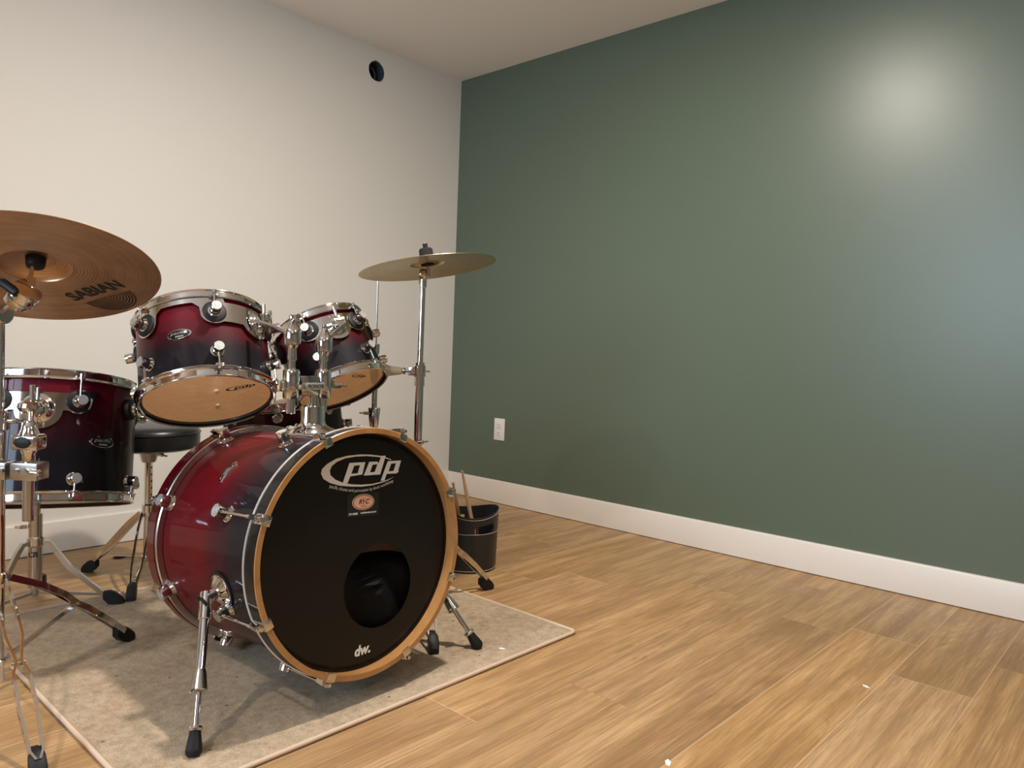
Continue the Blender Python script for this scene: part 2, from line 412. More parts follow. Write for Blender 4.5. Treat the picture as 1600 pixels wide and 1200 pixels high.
baseboard('baseboard_front', (X0+.015, Y0, 0), (X1-.015, Y0, 0), (0, 1, 0))
# ceiling lights
m_lens = bpy.data.materials.new('lamp lens'); m_lens.use_nodes = True
bb = m_lens.node_tree.nodes['Principled BSDF']; bb.inputs['Emission Color'].default_value = (*WARM, 1); bb.inputs['Emission Strength'].default_value = 8
names = ['round recessed ceiling light over the front of the bass drum', 'round recessed ceiling light above the floor tom, left of the drum kit', 'round recessed ceiling light near the green wall, behind the camera', 'round recessed ceiling light near the window, behind the camera']
for (x, y, wt), lb in zip(POTS, names):
    r_ = root('ceiling_light', (x, y, H), lb, 'ceiling light', 'recessed ceiling lights')
    part('trim_ring', G().lathe([(.055, -.0005), (.055, -.006), (.078, -.003), (.080, -.0005)], None, 48, closed=True), m_trim, r_)
    part('lens', G().lathe([(0, -.003), (.055, -.003)], None, 48), m_lens, r_)
    l = bpy.data.lights.new('lamp', 'AREA'); l.shape = 'DISK'; l.size = .11; l.energy = wt; l.color = WARM
    lo = bpy.data.objects.new('lamp', l); COL.objects.link(lo); lo.parent = r_; lo.location = (0, 0, -.008)

# vent pipe in the round hole
g = G().lathe([(.046, .0), (.046, .20), (.043, .20), (.043, .075), (.036, .072), (.036, .066), (.0435, .062), (.0435, .0)], None, 48, closed=True)
r_ = part('vent_pipe', g, m_pipe, None, frame((HX, Y1+.004, HZ), (0, 1, 0))); r_['label'] = 'dark grey open pipe stub set in round hole high on cream wall'; r_['category'] = 'pipe'
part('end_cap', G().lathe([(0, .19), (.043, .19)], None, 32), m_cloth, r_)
# wall outlet
OUT = frame((0, -.3705, .3770), (-1, 0, 0), (0, -1, 0))
r_ = root('wall_outlet', OUT, 'white rectangular wall outlet low on dark green wall', 'outlet')
part('cover_plate', G().box(.0705, .111, .005, T(0, 0, .0027), .0016), m_plastic, r_)
for sy in (1, -1):
    rc = part('receptacle', G().box(.034, .034, .003, T(0, sy*.020, .0055), .0012), m_plastic, r_)
    part('slot', G().box(.002, .008, .001, T(-.0065, sy*.020+.003, .0072)).box(.002, .0065, .001, T(.0065, sy*.020+.003, .0072)).lathe([(0, .0075), (.0025, .0075)], T(0, sy*.020-.009, 0), 12), m_slot, rc)
part('screw', G().lathe([(0, .0065), (.002, .006), (.003, .0052)], None, 12), m_plastic, r_)

# rug
RX0, RX1, RY0, RY1, RT = -2.290, -1.131, -1.742, -.62, .007
def rug_surface():
    g = G(); nx, ny = 64, 60; vs = []; rnd = random.Random(3)
    for j in range(ny+1):
        for i in range(nx+1):
            e = (i in (0, nx)) or (j in (0, ny))
            vs.append((RX0+(RX1-RX0)*i/nx, RY0+(RY1-RY0)*j/ny, RT + (0 if e else rnd.uniform(-.0006, .0006))))
    fs = [(j*(nx+1)+i, j*(nx+1)+i+1, (j+1)*(nx+1)+i+1, (j+1)*(nx+1)+i) for j in range(ny) for i in range(nx)]
    g.add(vs, fs)
    g.add([(RX0, RY0, 0.0005), (RX1, RY0, 0.0005), (RX1, RY1, 0.0005), (RX0, RY1, 0.0005)], [(3, 2, 1, 0)]); return g
rug = part('rug', rug_surface(), m_rug); rug['label'] = 'beige rectangular rug with pale bound edge lying under the drum kit'; rug['category'] = 'rug'
g = G(); c_ = .016
pts = []
for cx, cy, a0 in ((RX1-c_, RY0+c_, -90), (RX1-c_, RY1-c_, 0), (RX0+c_, RY1-c_, 90), (RX0+c_, RY0+c_, 180)):
    for k in range(5): a = math.radians(a0+k*22.5); pts.append((cx+c_*math.cos(a), cy+c_*math.sin(a), .0052))
g.tube(pts+[pts[0]], .0050, 10, cap=False)
part('binding', g, m_rug_edge, rug)

# ------------------------------------------------------------------ drum pieces
def lug_mesh(rb, h, ring=True):
    g = G().lathe([(0, 0), (rb*1.25, 0), (rb*1.25, .0025), (rb*1.02, .0035), (rb*.92, h*.30), (rb, h*.36), (rb*1.0, h-.0015), (rb-.0015, h)], None, 28)
    g.lathe([(rb-.0015, h), (rb*.66, h), (rb*.62, h-.0007), (rb*.58, h), (rb*.34, h), (rb*.30, h-.0006), (rb*.26, h), (0, h+.0003)], None, 28, mi=1)
    return g.mesh('lug', [m_chrome, m_lugface])
LUG = lug_mesh(.0125, .030); LUGB = lug_mesh(.0145, .034)
GASK = G().lathe([(0, 0), (.027, 0), (.028, .003), (.027, .010), (.023, .0125), (.013, .0125)], None, 36).mesh('gasket', m_rubber)
def radial(R, a, z): # frame whose z points outward from a drum shell, y along the drum axis
    d = Vector((math.cos(a), math.sin(a), 0)); zz = Vector((0, 0, 1)); x = zz.cross(d)
    M_ = Matrix((x, zz, d)).transposed().to_4x4(); M_.translation = d*R + Vector((0, 0, z)); return M_
def tom_hoop(R, lugs):
    # z = 0 lip (outer), +z towards the shell
    prof = [(R-.0005, .0015), (R+.004, 0), (R+.0058, .0012), (R+.0060, .003), (R+.0030, .0055), (R+.0030, .0185), (R+.0062, .0215), (R+.0105, .0225), (R+.0112, .0245), (R+.0100, .0265), (R+.0045, .0265), (R+.0015, .0245), (R+.0012, .0045)]
    g = G().lathe(prof, None, 96, closed=True)
    for a in lugs:
        M_ = radial(R+.0125, a, .0235); g.box(.020, .007, .014, M_, .0022)
    return g
def shell(R, z0, z1, t=.007, nz=8):
    g = G(); zs = [z0+(z1-z0)*i/nz for i in range(nz+1)]
    g.lathe([(R-t, z1)]+[(R, z1)]+[(R, z) for z in zs[::-1][1:-1]]+[(R, z0), (R-t, z0)], None, 96, mi=0)
    g.lathe([(R-t, z0), (R-t, (z0+z1)/2), (R-t, z1)], None, 96, mi=1); return g
def badge(parent, R, a, z, wx=.029, wz=.0125):
    rings = [(0, .0026), (.82, .0026), (.86, .0032), (.97, .0030), (1.0, 0)]
    def bend(x, y, h): th = a + x/R; return ((R+h)*math.cos(th), (R+h)*math.sin(th), z+y)
    def mk(rs, m, name, par):
        g = G(); vs = []; fs = []; n = 40
        for i, (k, h) in enumerate(rs):
            for j in range(n): b = 2*PI*j/n; vs.append(bend(wx*k*math.cos(b), wz*k*math.sin(b), h))
        for i in range(len(rs)-1):
            for j in range(n): fs.append((i*n+j, i*n+(j+1) % n, (i+1)*n+(j+1) % n, (i+1)*n+j))
        g.add(vs, fs); return part(name, g, m, par)
    b = mk([(.84, .001), (.86, .0032), (.97, .0030), (1.0, 0)], m_chrome, 'badge', parent)
    mk([(.01, .0022), (.4, .0022), (.86, .0022)], m_gloss_black, 'badge_face', b)
    g = G(); g.text('pacific', wz*.86, None, .25, 0, depth=.0003, warp=lambda v: bend(v.x*1.45, v.y+wz*.02, .0026+v.z))
    g.add([bend(x, y, .0026) for x, y in ((-wx*.30, -wz*.55), (wx*.36, -wz*.55), (wx*.36, -wz*.30), (-wx*.30, -wz*.30))], [(0, 1, 2, 3)])
    part('badge_lettering', g, m_silver_print, b)
def pdp_logo(g, M_, flat=True, k=1.0, cx=0.011, cy=.176):
    P1 = [(-0.0249, 0.1952), (0.0177, 0.1933), (0.0085, 0.1667), (-0.0238, 0.1656), (-0.031, 0.1518), (-0.0441, 0.152)]
    P1H = [(-0.0127, 0.1881), (0.0029, 0.1877), (-0.0036, 0.1705), (-0.0207, 0.1712)]
    D = [(0.0284, 0.1929), (0.0509, 0.192), (0.0542, 0.1876), (0.0629, 0.2039), (0.0751, 0.2032), (0.0582, 0.1619), (0.0125, 0.1638)]
    DH = [(0.0372, 0.1857), (0.0512, 0.1857), (0.043, 0.1692), (0.0299, 0.1693)]
    P2 = [(0.0808, 0.1901), (0.12, 0.1886), (0.1109, 0.1663), (0.1119, 0.1636), (0.1059, 0.1598), (0.0768, 0.1614), (0.07, 0.1467), (0.0593, 0.1473)]
    P2H = [(0.0904, 0.1836), (0.1047, 0.1833), (0.0972, 0.1663), (0.0824, 0.1667)]
    SW = [(0.0918, 0.193), (0.0746, 0.1999), (0.0576, 0.2046), (0.0325, 0.2088), (0.0039, 0.2115), (-0.03, 0.2112), (-0.0592, 0.207), (-0.0821, 0.1978), (-0.0953, 0.1878), (-0.0979, 0.1786), (-0.0921, 0.1669), (-0.0755, 0.1565), (-0.0509, 0.1482), (-0.0218, 0.1431), (0.0062, 0.1399), (0.035, 0.1398), (0.0646, 0.1429), (0.0819, 0.1467), (0.0991, 0.1527), (0.0819, 0.1484), (0.0646, 0.1451), (0.035, 0.1428), (0.0063, 0.1442), (-0.0177, 0.1474), (-0.0412, 0.1529), (-0.0621, 0.1623), (-0.0742, 0.1731), (-0.0759, 0.1828), (-0.0709, 0.192), (-0.0574, 0.2004), (-0.036, 0.206), (-0.0083, 0.2078), (0.0201, 0.2067), (0.0491, 0.2028), (0.0724, 0.1983), (0.0906, 0.1917)]
    f = lambda L: [((x-cx)*k, (y-cy)*k) for x, y in L]
    g.flat([f(SW)], .0006, .0003, M_); g.flat([f(P1), f(P1H)], .0010, .0003, M_); g.flat([f(D), f(DH)], .0011, .0003, M_); g.flat([f(P2), f(P2H)], .0010, .0003, M_)
    return g
def rod_g(p0, p1, r=.0028):
    g = G().cyl(p0, p1, r, seg=10); return g

def make_tom(name, M_, R, D, first, nl, label, cat, mshell, zu, zl, badge_at, mount=None, logo=None, screws=None, group=None):
    """M_: frame at the bottom hoop lip, z along the drum axis; D: lip to lip."""
    r_ = root(name, M_, label, cat, group)
    angs = [math.radians(first + 360/nl*k) for k in range(nl)]
    part('shell', shell(R, .012, D-.012), [mshell, m_inner_wood], r_)
    part('hoop', tom_hoop(R, angs), m_chrome, r_)
    hm = tom_hoop(R, angs).mesh('hoop', m_chrome)
    link('hoop', hm, r_, T(0, 0, D) @ RX(PI) @ Matrix.Scale(-1, 4, (0, 1, 0)))
    bh = part('resonant_head', G().lathe([(0, .0085), (R*.5, .0085), (R-.004, .0085), (R, .0125)], None, 96), m_clear, r_)
    part('batter_head', G().lathe([(0, D-.0085), (R*.5, D-.0085), (R-.004, D-.0085), (R, D-.0125)], None, 96), m_coated, r_)
    part('bearing_edge', G().lathe([(R-.0045, .0075), (R-.0005, .0075), (R-.0005, .011), (R-.0045, .011)], None, 96, closed=True), m_slot, r_, label='dark rim around the clear head')
    if logo:
        g = G(); lx, ly, la, lk = logo
        pdp_logo(g, T(lx, ly, .0079) @ RZ(la) @ RX(PI), k=lk); part('head_logo', g, m_black_print, bh)
    if screws:
        for a, z in screws:
            part('screw', G().lathe([(0, .004), (.0025, .004), (.003, .0025), (.0065, .002), (.007, 0)], radial(R-.007, math.radians(a), z) @ RY(PI), 16), m_chrome, bh)
    rodm = None
    for k, a in enumerate(angs):
        for top in (0, 1):
            z = zu if top else zl
            lg = link('lug', LUG, r_, radial(R+(.011 if top and mount else 0), a, z))
            ra = R+.0165
            if top and mount:
                ra = R+.0205
                link('gasket', GASK, lg, T(0, 0, -.011))
            d = Vector((math.cos(a), math.sin(a), 0))*ra
            zz = (D-.021) if top else .021
            g = G().cyl(d+Vector((0, 0, z)), d+Vector((0, 0, zz)), .0026, seg=10)
            e = (D-.012) if top else .012
            g.cyl(d+Vector((0, 0, zz)), d+Vector((0, 0, e)), .0042, seg=12)
            part('tension_rod', g, m_chrome, r_)
    if badge_at: badge(r_, R, math.radians(badge_at[0]), badge_at[1], .029*max(1, R/.17), .0125*max(1, R/.17))
    return r_, angs
def mount_band(parent, R, angs, zu, a0, a1, ab, zb, zt, brk_r=.030):
    """chrome suspension band: hangs from the lugs between a0 and a1 and widens round the bracket at ab."""
    n = 150; vs = []; fs = []
    def lo(a):
        z = zt-.012
        for la in angs:
            d = abs(((a-la+PI) % (2*PI))-PI)*R
            if d < .036: z = min(z, zu-math.sqrt(max(0, .0305**2-d*d)) if d < .0305 else z, zt-.012)
            if .0305 <= d < .045: z = min(z, zt-.012-(.045-d)*.9)
        d = abs(((a-ab+PI) % (2*PI))-PI)*R
        if d < .085: z = min(z, zu-.024)
        if d < brk_r*1.35: z = min(z, zb-math.sqrt(max(0, (brk_r*1.35)**2-d*d)))
        return z
    A0, A1 = math.radians(a0), math.radians(a1); ro, ri = R+.0085, R+.0065
    for i in range(n+1):
        a = A0+(A1-A0)*i/n; c, s_ = math.cos(a), math.sin(a); l = lo(a)
        tz = zt if abs(((a-ab+PI) % (2*PI))-PI)*R > .08 else zt-.010
        vs += [(ro*c, ro*s_, l), (ro*c, ro*s_, tz), (ri*c, ri*s_, tz), (ri*c, ri*s_, l)]
    for i in range(n):
        for k in range(4): fs.append((i*4+k, i*4+(k+1) % 4, (i+1)*4+(k+1) % 4, (i+1)*4+k))
    fs += [(0, 1, 2, 3), tuple(n*4+k for k in (3, 2, 1, 0))]
    return part('suspension_band', G().add(vs, fs), m_chrome, parent)
def bracket(parent, R, a, z, r=.030, tilt=0):
    M_ = radial(R+.0085, a, z) @ RZ(tilt)
    b = part('mount_bracket', G().lathe([(0, .012), (r*.55, .012), (r*.72, .009), (r*.86, .0035), (r, .002), (r, 0), (0, 0)], M_, 40), m_chrome, parent)
    g = G().box(.020, .034, .026, M_ @ T(0, 0, .018), .004).cyl(M_ @ Vector((-.016, .004, .022)), M_ @ Vector((.016, .004, .022)), .011, seg=20, bev=.002)
    for sx in (-1, 1): g.box(.006, .022, .018, M_ @ T(sx*.0125, -.004, .024), .0015)
    part('hinge_clamp', g, m_chrome, b)
    g = G().cyl(M_ @ Vector((0, .006, .022)), M_ @ Vector((0, .046, .026)), .0048, seg=12, bev=.001).sphere(.0075, M_ @ T(0, .006, .026))
    part('memory_lever', g, m_satin, b); return M_

# 12 inch tom
FT1 = frame((-1.9357, -1.1991, .6227), (.1253, .4563, .8810), (-.9643, .2648, 0))
tom1, an1 = make_tom('rack_tom', FT1, .1525, .2306, 29, 6, 'larger red to black rack tom on the left arm of the chrome tom holder', 'drum', m_tom, .166, .066, (59, .117), True,
    logo=(-.060, .079, math.radians(150), .33), screws=[(-110, .052), (-110, .095)], group='rack toms')
mount_band(tom1, .1525, an1, .166, 4, 168, math.radians(128), .158, .2035)
bracket(tom1, .1525, math.radians(129), .158)
# 10 inch tom
FT2 = frame((-1.5513, -1.211, .6467), (-.0896, .5149, .8525), (-.9852, -.1714, 0))
tom2, an2 = make_tom('rack_tom', FT2, .127, .2126, 31, 6, 'smaller red to black rack tom tilted on the right arm of the tom holder', 'drum', m_tom, .152, .066, None, True,
    logo=(.006, .078, math.radians(186), .27), group='rack toms')
mount_band(tom2, .127, an2, .152, 12, 112, math.radians(63), .140, .1860, .028)
bracket(tom2, .127, math.radians(63), .140, .028)
# floor tom
FF = frame((-2.176, -.800, .335), (.112, .208, .972), (-.8824, .4706, 0))
ftm, anf = make_tom('floor_tom', FF, .203, .322, 28, 8, 'deep dark red floor tom at left edge, under the brown cymbal', 'drum', m_ft, .243, .055, (137, .148), True)
mount_band(ftm, .203, anf, .243, 62, 132, math.radians(95.5), .222, .272, .036)
bracket(ftm, .203, math.radians(95.5), .222, .036)
# snare drum behind the bass drum
FS = frame((-1.522, -.872, .465), (-.14, .02, .99), (1, 0, .14))
snr, ans = make_tom('snare_drum', FS, .178, .150, 10, 8, 'dark red and black snare drum half hidden behind the bass drum and tom holder', 'drum', m_tom, .108, .042, None, None)

# ------------------------------------------------------------------ bass drum (frame at the centre of the front hoop edge, z = facing direction)
FB = frame((-1.794, -1.6638, .3287), (.005, -.9968, .0798), (1, .005, 0))
bass = root('bass_drum', FB, 'large red to black bass drum with black front head and natural wood hoop edge', 'drum')
RB = .254; LB = .492
part('shell', shell(RB, -LB+.03, -.03, nz=12), [m_bass, m_inner_dark], bass)
def wood_hoop(zf, zb, m_outer):
    ro, ri = .2715, .2590; g = G()
    s_ = 1 if zf > zb else -1
    g.lathe([(ri, zf), (ro-.0015, zf), (ro, zf-.0015*s_)], None, 128, mi=1); g.lathe([(ri, zb), (ri, zf)], None, 128, mi=1)
    g.lathe([(ro, zf-.0015*s_), (ro, (zf+zb)/2), (ro, zb), (ri, zb)], None, 128, mi=0); return g
part('hoop', wood_hoop(0, -.038, 0), [m_gloss_black, m_hoop_wood], bass, label='black hoop with natural wood front edge')
part('hoop', wood_hoop(-LB, -LB+.038, 0), [m_red_gloss, m_hoop_wood], bass, label='red rear hoop')
for z, rr_, h_ in ((-.0415, .2735, .0022), (-LB+.0435, .2700, .0045)):
    part('flesh_ring', G().lathe([(.255, z-h_), (rr_-.002, z-h_), (rr_, z-h_*.5), (rr_, z+h_*.5), (rr_-.002, z+h_), (.255, z+h_)], None, 128, closed=True), m_ring if z > -.1 else m_satin, bass)
# front head with a round port
PX, PY, PR = .048, -.087, .094
def ported(R, z):
    g = G(); n = 96; vs = []; fs = []; rings = 6
    for i in range(rings+1):
        t = i/rings
        for k in range(n):
            a = 2*PI*k/n; ix, iy = PX+PR*math.cos(a), PY+PR*math.sin(a)
            b = math.atan2(iy*.999+.0, ix) if 0 else a
            ox, oy = R*math.cos(a), R*math.sin(a)
            vs.append((ix+(ox-ix)*t, iy+(oy-iy)*t, z))
    for i in range(rings):
        for k in range(n): fs.append((i*n+k, i*n+(k+1) % n, (i+1)*n+(k+1) % n, (i+1)*n+k))
    n0 = len(vs)
    return g.add(vs, fs)
ZH = -.030
hd = part('front_head', ported(.2585, ZH), m_head_black, bass, label='black film head with a round port hole')
part('port_ring', G().lathe([(PR-.0005, ZH+.0006), (PR+.0012, ZH+.0004), (PR+.0012, ZH-.0004), (PR-.0005, ZH-.0006)], T(PX, PY, 0), 64, closed=True), m_head_black, hd)
part('batter_head', G().lathe([(0, -LB+.030), (.15, -LB+.030), (.2585, -LB+.030)], None, 96), m_coated, bass)
g = G(); pdp_logo(g, T(.011, .176, ZH)); part('logo', g, m_white_print, hd)
# curved line of lettering under the logo
arc = [(-0.0795, 0.1481), (-0.055, 0.1398), (-0.0318, 0.134), (-0.0102, 0.1303), (0.0141, 0.1287), (0.0389, 0.1293), (0.0665, 0.1338), (0.0974, 0.1417)]
g = G()
def arcpt(x):
    for (xa, ya), (xb, yb) in zip(arc, arc[1:]):
        if x <= xb or (xb, yb) == arc[-1]: return ya+(yb-ya)*(x-xa)/(xb-xa)
def warp_arc(v):
    x = .009+v.x; y0 = arcpt(max(-.0795, min(.0974, x))); s_ = (arcpt(min(.0974, x+.004))-arcpt(max(-.0795, x-.004)))/.008
    return (x - v.y*s_, y0+v.y-.0005, ZH+.0006)
g.text('pacific drums and percussion by drum workshop', .0100, None, 0, 0, depth=0, warp=lambda v: warp_arc(Vector((v.x*.885, v.y))))
part('lettering', g, m_white_print, hd)
g = G().text('dw.', .030, T(-.001, -.229, ZH+.0006), .18, .0012); part('maker_mark', g, m_white_print, hd)
# shop sticker
STM = T(.0095, .0995, ZH+.0004) @ RZ(-.05)
st = part('sticker', G().flat([[(-.043, -.025), (.043, -.025), (.043, .026), (-.043, .026)]], .0004, .0003, STM), m_sticker, hd, label='small dark rectangular sticker with peach oval')
ell = lambda a, b, cx=0, cy=0: [(cx+a*math.cos(2*PI*k/40), cy+b*math.sin(2*PI*k/40)) for k in range(40)]
part('sticker_oval', G().flat([ell(.030, .0175, 0, .006)], .0007, .0002, STM).flat([ell(.0262, .0143, 0, .006)], .0012, .0002, STM, mi=2).flat([ell(.0278, .0158, 0, .006)], .0009, .0002, STM, mi=1), [m_sticker_oval, m_sticker_red, m_sticker_oval], st)
g = G().text('R', .015, STM @ T(-.009, .002, .0015), .3, .0003).box(.0016, .015, .0003, STM @ T(.0002, .0070, .0015)).box(.0052, .0016, .0003, STM @ T(.0002, .0085, .0015)).text('C', .015, STM @ T(.009, .002, .0015), .3, .0003).text('Music Store', .0035, STM @ T(.001, -.0042, .0015))
part('sticker_letters', g, m_sticker_red, st)
g = G().text('519-0000', .0062, STM @ T(-.0265, -.0205, .0008), 0, .00015).text('rockinschool.com', .0060, STM @ T(.0145, -.0195, .0008), 0, .0001)
# (the small line is too blurred in the photo to read exactly)
part('sticker_line', g, m_white_print, st)
# lugs, rods and claw hooks
def claw(front):
    g = G()
    g.box(.021, .016, .0022, T(0, -.0035, .0013), .0007)                # lip over the hoop face (y = radial)
    g.box(.021, .0028, .034, T(0, .0055, -.0155), .0009)                # outer plate along the hoop
    g.add([(-.008, .004, -.012), (.008, .004, -.012), (.007, .004, -.040), (-.007, .004, -.040), (-.006, .018, -.014), (.006, .018, -.014), (.0055, .016, -.038), (-.0055, .016, -.038)],
          [(0, 1, 2, 3), (4, 7, 6, 5), (0, 4, 5, 1), (1, 5, 6, 2), (2, 6, 7, 3), (3, 7, 4, 0)])
    return g.mesh('claw_hook', m_chrome)
CLAW = claw(1)
BOLT = G().cyl((0, .013, -.010), (0, .013, .004), .0042, seg=12, bev=.0008).lathe([(0, -.001), (.0065, 0), (.0065, .002), (0, .003)], T(0, .013, -.008), 14).mesh('bolt', m_chrome)
for k in range(8):
    a = math.radians(112.1+45*k); d = Vector((math.cos(a), math.sin(a), 0)); tx = Vector((math.sin(a), -math.cos(a), 0))
    for front in (1, 0):
        zf = 0 if front else -LB; zl = -.152 if front else -LB+.152-.10
        if front: zl = -.165
        else: zl = -.435
        link('lug', LUGB, bass, radial(RB, a, zl))
        Mc = Matrix((tx, d, Vector((0, 0, 1)))).transposed().to_4x4()
        if not front: Mc = Mc @ RY(PI)
        Mc.translation = d*.2665 + Vector((0, 0, zf))
        cl = link('claw_hook', CLAW, bass, Mc)
        link('bolt', BOLT, cl, Matrix.Identity(4))
        rr = .2665+.013
        z1 = zf + (-.035 if front else .035)
        part('tension_rod', G().cyl(d*rr+Vector((0, 0, zl)), d*rr+Vector((0, 0, z1)), .0034, seg=10).cyl(d*rr+Vector((0, 0, z1-.012*(1 if front else -1))), d*rr+Vector((0, 0, z1)), .0048, seg=12), m_chrome, bass)
badge(bass, RB, math.radians(135.6), -.266, .030, .012)
# spurs
for sx in (-1, 1):
    a = math.radians(-166.5 if sx < 0 else -13.5); Mr = radial(RB, a, -.176)
    inv = FB.inverted()
    sp = part('spur_bracket', G().lathe([(0, .016), (.014, .016), (.022, .013), (.030, .006), (.036, .004), (.037, 0), (0, 0)], Mr, 40).cyl(Mr @ Vector((0, 0, .010)), Mr @ Vector((0, 0, .036)), .013, seg=20, bev=.002), m_chrome, bass)
    part('bracket_gasket', G().lathe([(.036, 0), (.041, 0), (.041, .003), (.036, .003)], Mr, 40, closed=True), m_rubber, sp)
    p0 = Mr @ Vector((0, 0, .036)); foot = inv @ Vector((-1.794+sx*.376, -1.648, .0075))
    dr = (foot-p0).normalized(); L_ = (foot-p0).length
    leg = part('spur_leg', G().cyl(p0-dr*.012, p0+dr*.045, .0125, seg=20, bev=.001).cyl(p0+dr*.04, p0+dr*L_*.56, .0095, seg=18).cyl(p0+dr*L_*.5, foot-dr*.035, .0063, seg=14), m_chrome, bass)
    q = p0+dr*L_*.52
    cu_ = part('leg_clamp', G().tube([q-dr*.012, q-dr*.004, q+dr*.026, q+dr*.028], [.0105, .0125, .0165, .0145], 18).cyl(q+dr*.018, q+dr*.018+inv.to_3x3() @ Vector((sx*.002-.022, -.014, 0)), .0028, seg=10), m_satin, leg)
    part('rubber_foot', G().tube([foot-dr*.052, foot-dr*.048, foot-dr*.044], [.0125, .014, .0125], 18, mi=1).tube([foot-dr*.047, foot-dr*.040, foot-dr*.012, foot-dr*.006, foot], [.0100, .0112, .0155, .0145, .0095], 8), [m_rubber, m_satin], leg)
    g = G(); e1 = inv.to_3x3() @ Vector((0, -1, .1)); 
    Mw = frame(p0, dr.cross(Vector((0, 0, 1))), dr)
    g.cyl(p0, p0+Vector((0, 0, .006))-(Mr.to_3x3() @ Vector((0, 0, -.012))), .006, seg=12)
    for s2 in (-1, 1): g.box(.022, .009, .005, frame(p0+(Mr.to_3x3() @ Vector((0, s2*.013, .012))), Mr.to_3x3() @ Vector((0, 0, 1)), Mr.to_3x3() @ Vector((.4, s2, 0))), .0018)
    part('wing_bolt', g, m_gloss_black, sp)
# folded black pillow inside
g = G(); bm = bmesh.new(); bmesh.ops.create_icosphere(bm, subdivisions=5, radius=1)
for v in bm.verts:
    x, y, z = v.co; p = Vector((math.copysign(abs(x)**.5, x)*.190, math.copysign(abs(y)**.45, y)*.102, math.copysign(abs(z)**.6, z)*.070))
    fold = .010*math.sin(p.x*46+1.6*math.sin(p.y*14))*max(0, z)+.006*math.sin(p.y*24+p.x*14)*max(0, z)
    p.x += .030; p.y -= .137; rr = math.hypot(p.x, p.y)
    if rr > .236: p.x *= .236/rr; p.y *= .236/rr
    v.co = p+Vector((0, 0, fold))
bm.verts.index_update(); g.add([v.co.copy() for v in bm.verts], [[v.index for v in f.verts] for f in bm.faces]); bm.free()
pw = part('pillow', g, m_cloth, None, FB @ T(0, 0, -.118)); pw['label'] = 'folded black cloth pillow inside the bass drum seen through its port hole'; pw['category'] = 'pillow'

# ------------------------------------------------------------------ tom holder on top of the bass drum
HB = Vector((-1.800, -1.444, .568))
th = root('tom_holder', HB, 'chrome double tom holder with clamp block standing on top of the bass drum', 'drum mount')
g = G()
g.lathe([(0, .004), (.052, -.006), (.056, -.009), (.057, -.004), (.050, .007), (.036, .014), (.029, .020), (.0265, .028), (.0265, .062), (.025, .065), (0, .065)], Matrix.Diagonal((1.12, .85, 1, 1)), 48)
part('base', g, m_chrome, th)
part('post', G().cyl((0, 0, .05), (0, 0, .098), .0125, seg=24).cyl((0, 0, .046), (0, 0, .070), .015, seg=24), m_chrome, th)
cb = G(); x1, x2 = -.060, .025
cb.box(.045, .030, .046, T(-.018, 0, .112), .003)
for xx in (x1, x2):
    cb.tube([(xx, 0, .082), (xx, 0, .086), (xx, 0, .146), (xx, 0, .150)], [.0165, .019, .019, .0165], 24)
cb.box(.014, .020, .026, T(x1-.018, .0, .112), .003).box(.014, .022, .026, T(x2+.018, 0, .112), .003)
clamp = part('clamp_block', cb, m_chrome, th)
part('name_plate', G().box(.050, .0025, .016, T(-.0115, -.0245, .112), .0008).box(.030, .010, .012, T(-.0115, -.019, .112)), mat('brushed plate', (.72, .70, .66), .38, .85), clamp)
g = G(); Mt = T(-.0095, -.0259, .1078) @ RX(PI/2)
g.text('SONOR', .0118, Mt, 0, .0003, depth=.0002); 
for k in range(2): g.flat([ell(.0022, .0022, -.0245+k*.004, .0018+k*.0042)], .0001, .0001, Mt)
part('plate_lettering', g, m_black_print, clamp)
def wing(parent, p, d, s_=.016, m=None):
    p = Vector(p); d = Vector(d).normalized(); F = frame(p, d)
    g = G().cyl(p, p+d*.018, .0062, seg=14, bev=.001)
    for q in (-1, 1):
        g.add([F @ Vector(c) for c in ((q*.003, -.0022, .008), (q*.003, .0022, .008), (q*.003, .0022, .020), (q*.003, -.0022, .020), (q*s_, -.0018, .018), (q*s_, .0018, .018), (q*(s_-.002), .0018, .030), (q*(s_-.002), -.0018, .030))],
              [(0, 3, 2, 1), (4, 5, 6, 7), (0, 1, 5, 4), (1, 2, 6, 5), (2, 3, 7, 6), (3, 0, 4, 7)])
    return part('wing_screw', g, m or m_chrome, parent)
wing(clamp, (x1+.008, -.016, .112), (.0, -1, -.15), .012); wing(clamp, (x2+.030, 0, .112), (1, -.25, -.05))
def arm(xx, zb, ztop, bend, target, lever):
    a = part('tube', G().cyl((xx, 0, zb), (xx, 0, .152), .0102, seg=24, bev=.001).cyl((xx, 0, .15), (xx, 0, .172), .0084, seg=24).cyl((xx, 0, .170), (xx, 0, ztop-.016), .0105, .0105, seg=24, bev=.001).cyl((xx, 0, ztop-.030), (xx, 0, ztop-.014), .0095, .0165, seg=24), m_chrome, th)
    b = part('ball_joint', G().tube([(xx, 0, ztop-.020), (xx, 0, ztop-.018), (xx, 0, ztop-.010), (xx, 0, ztop+.014), (xx, 0, ztop+.017), (xx, 0, ztop+.021), (xx, 0, ztop+.026), (xx, 0, ztop+.034)], [.0150, .0190, .0200, .0200, .0178, .0145, .0115, .0075], 32).cyl((xx, 0, ztop+.030), (xx, 0, ztop+.046), .006, seg=14), m_chrome, a)
    wing(a, (xx, 0, ztop+.038), lever, .013)
    t = Vector(target)-HB; c = Vector((xx, 0, ztop)); mid = c.lerp(t, .55)+Vector(bend)
    pts = [c, c+(mid-c)*.5, c+(mid-c)*.85, mid+(t-mid)*.10, mid+(t-mid)*.4, t]
    part('mount_rod', G().tube(pts, .0052, 14), m_satin, a)
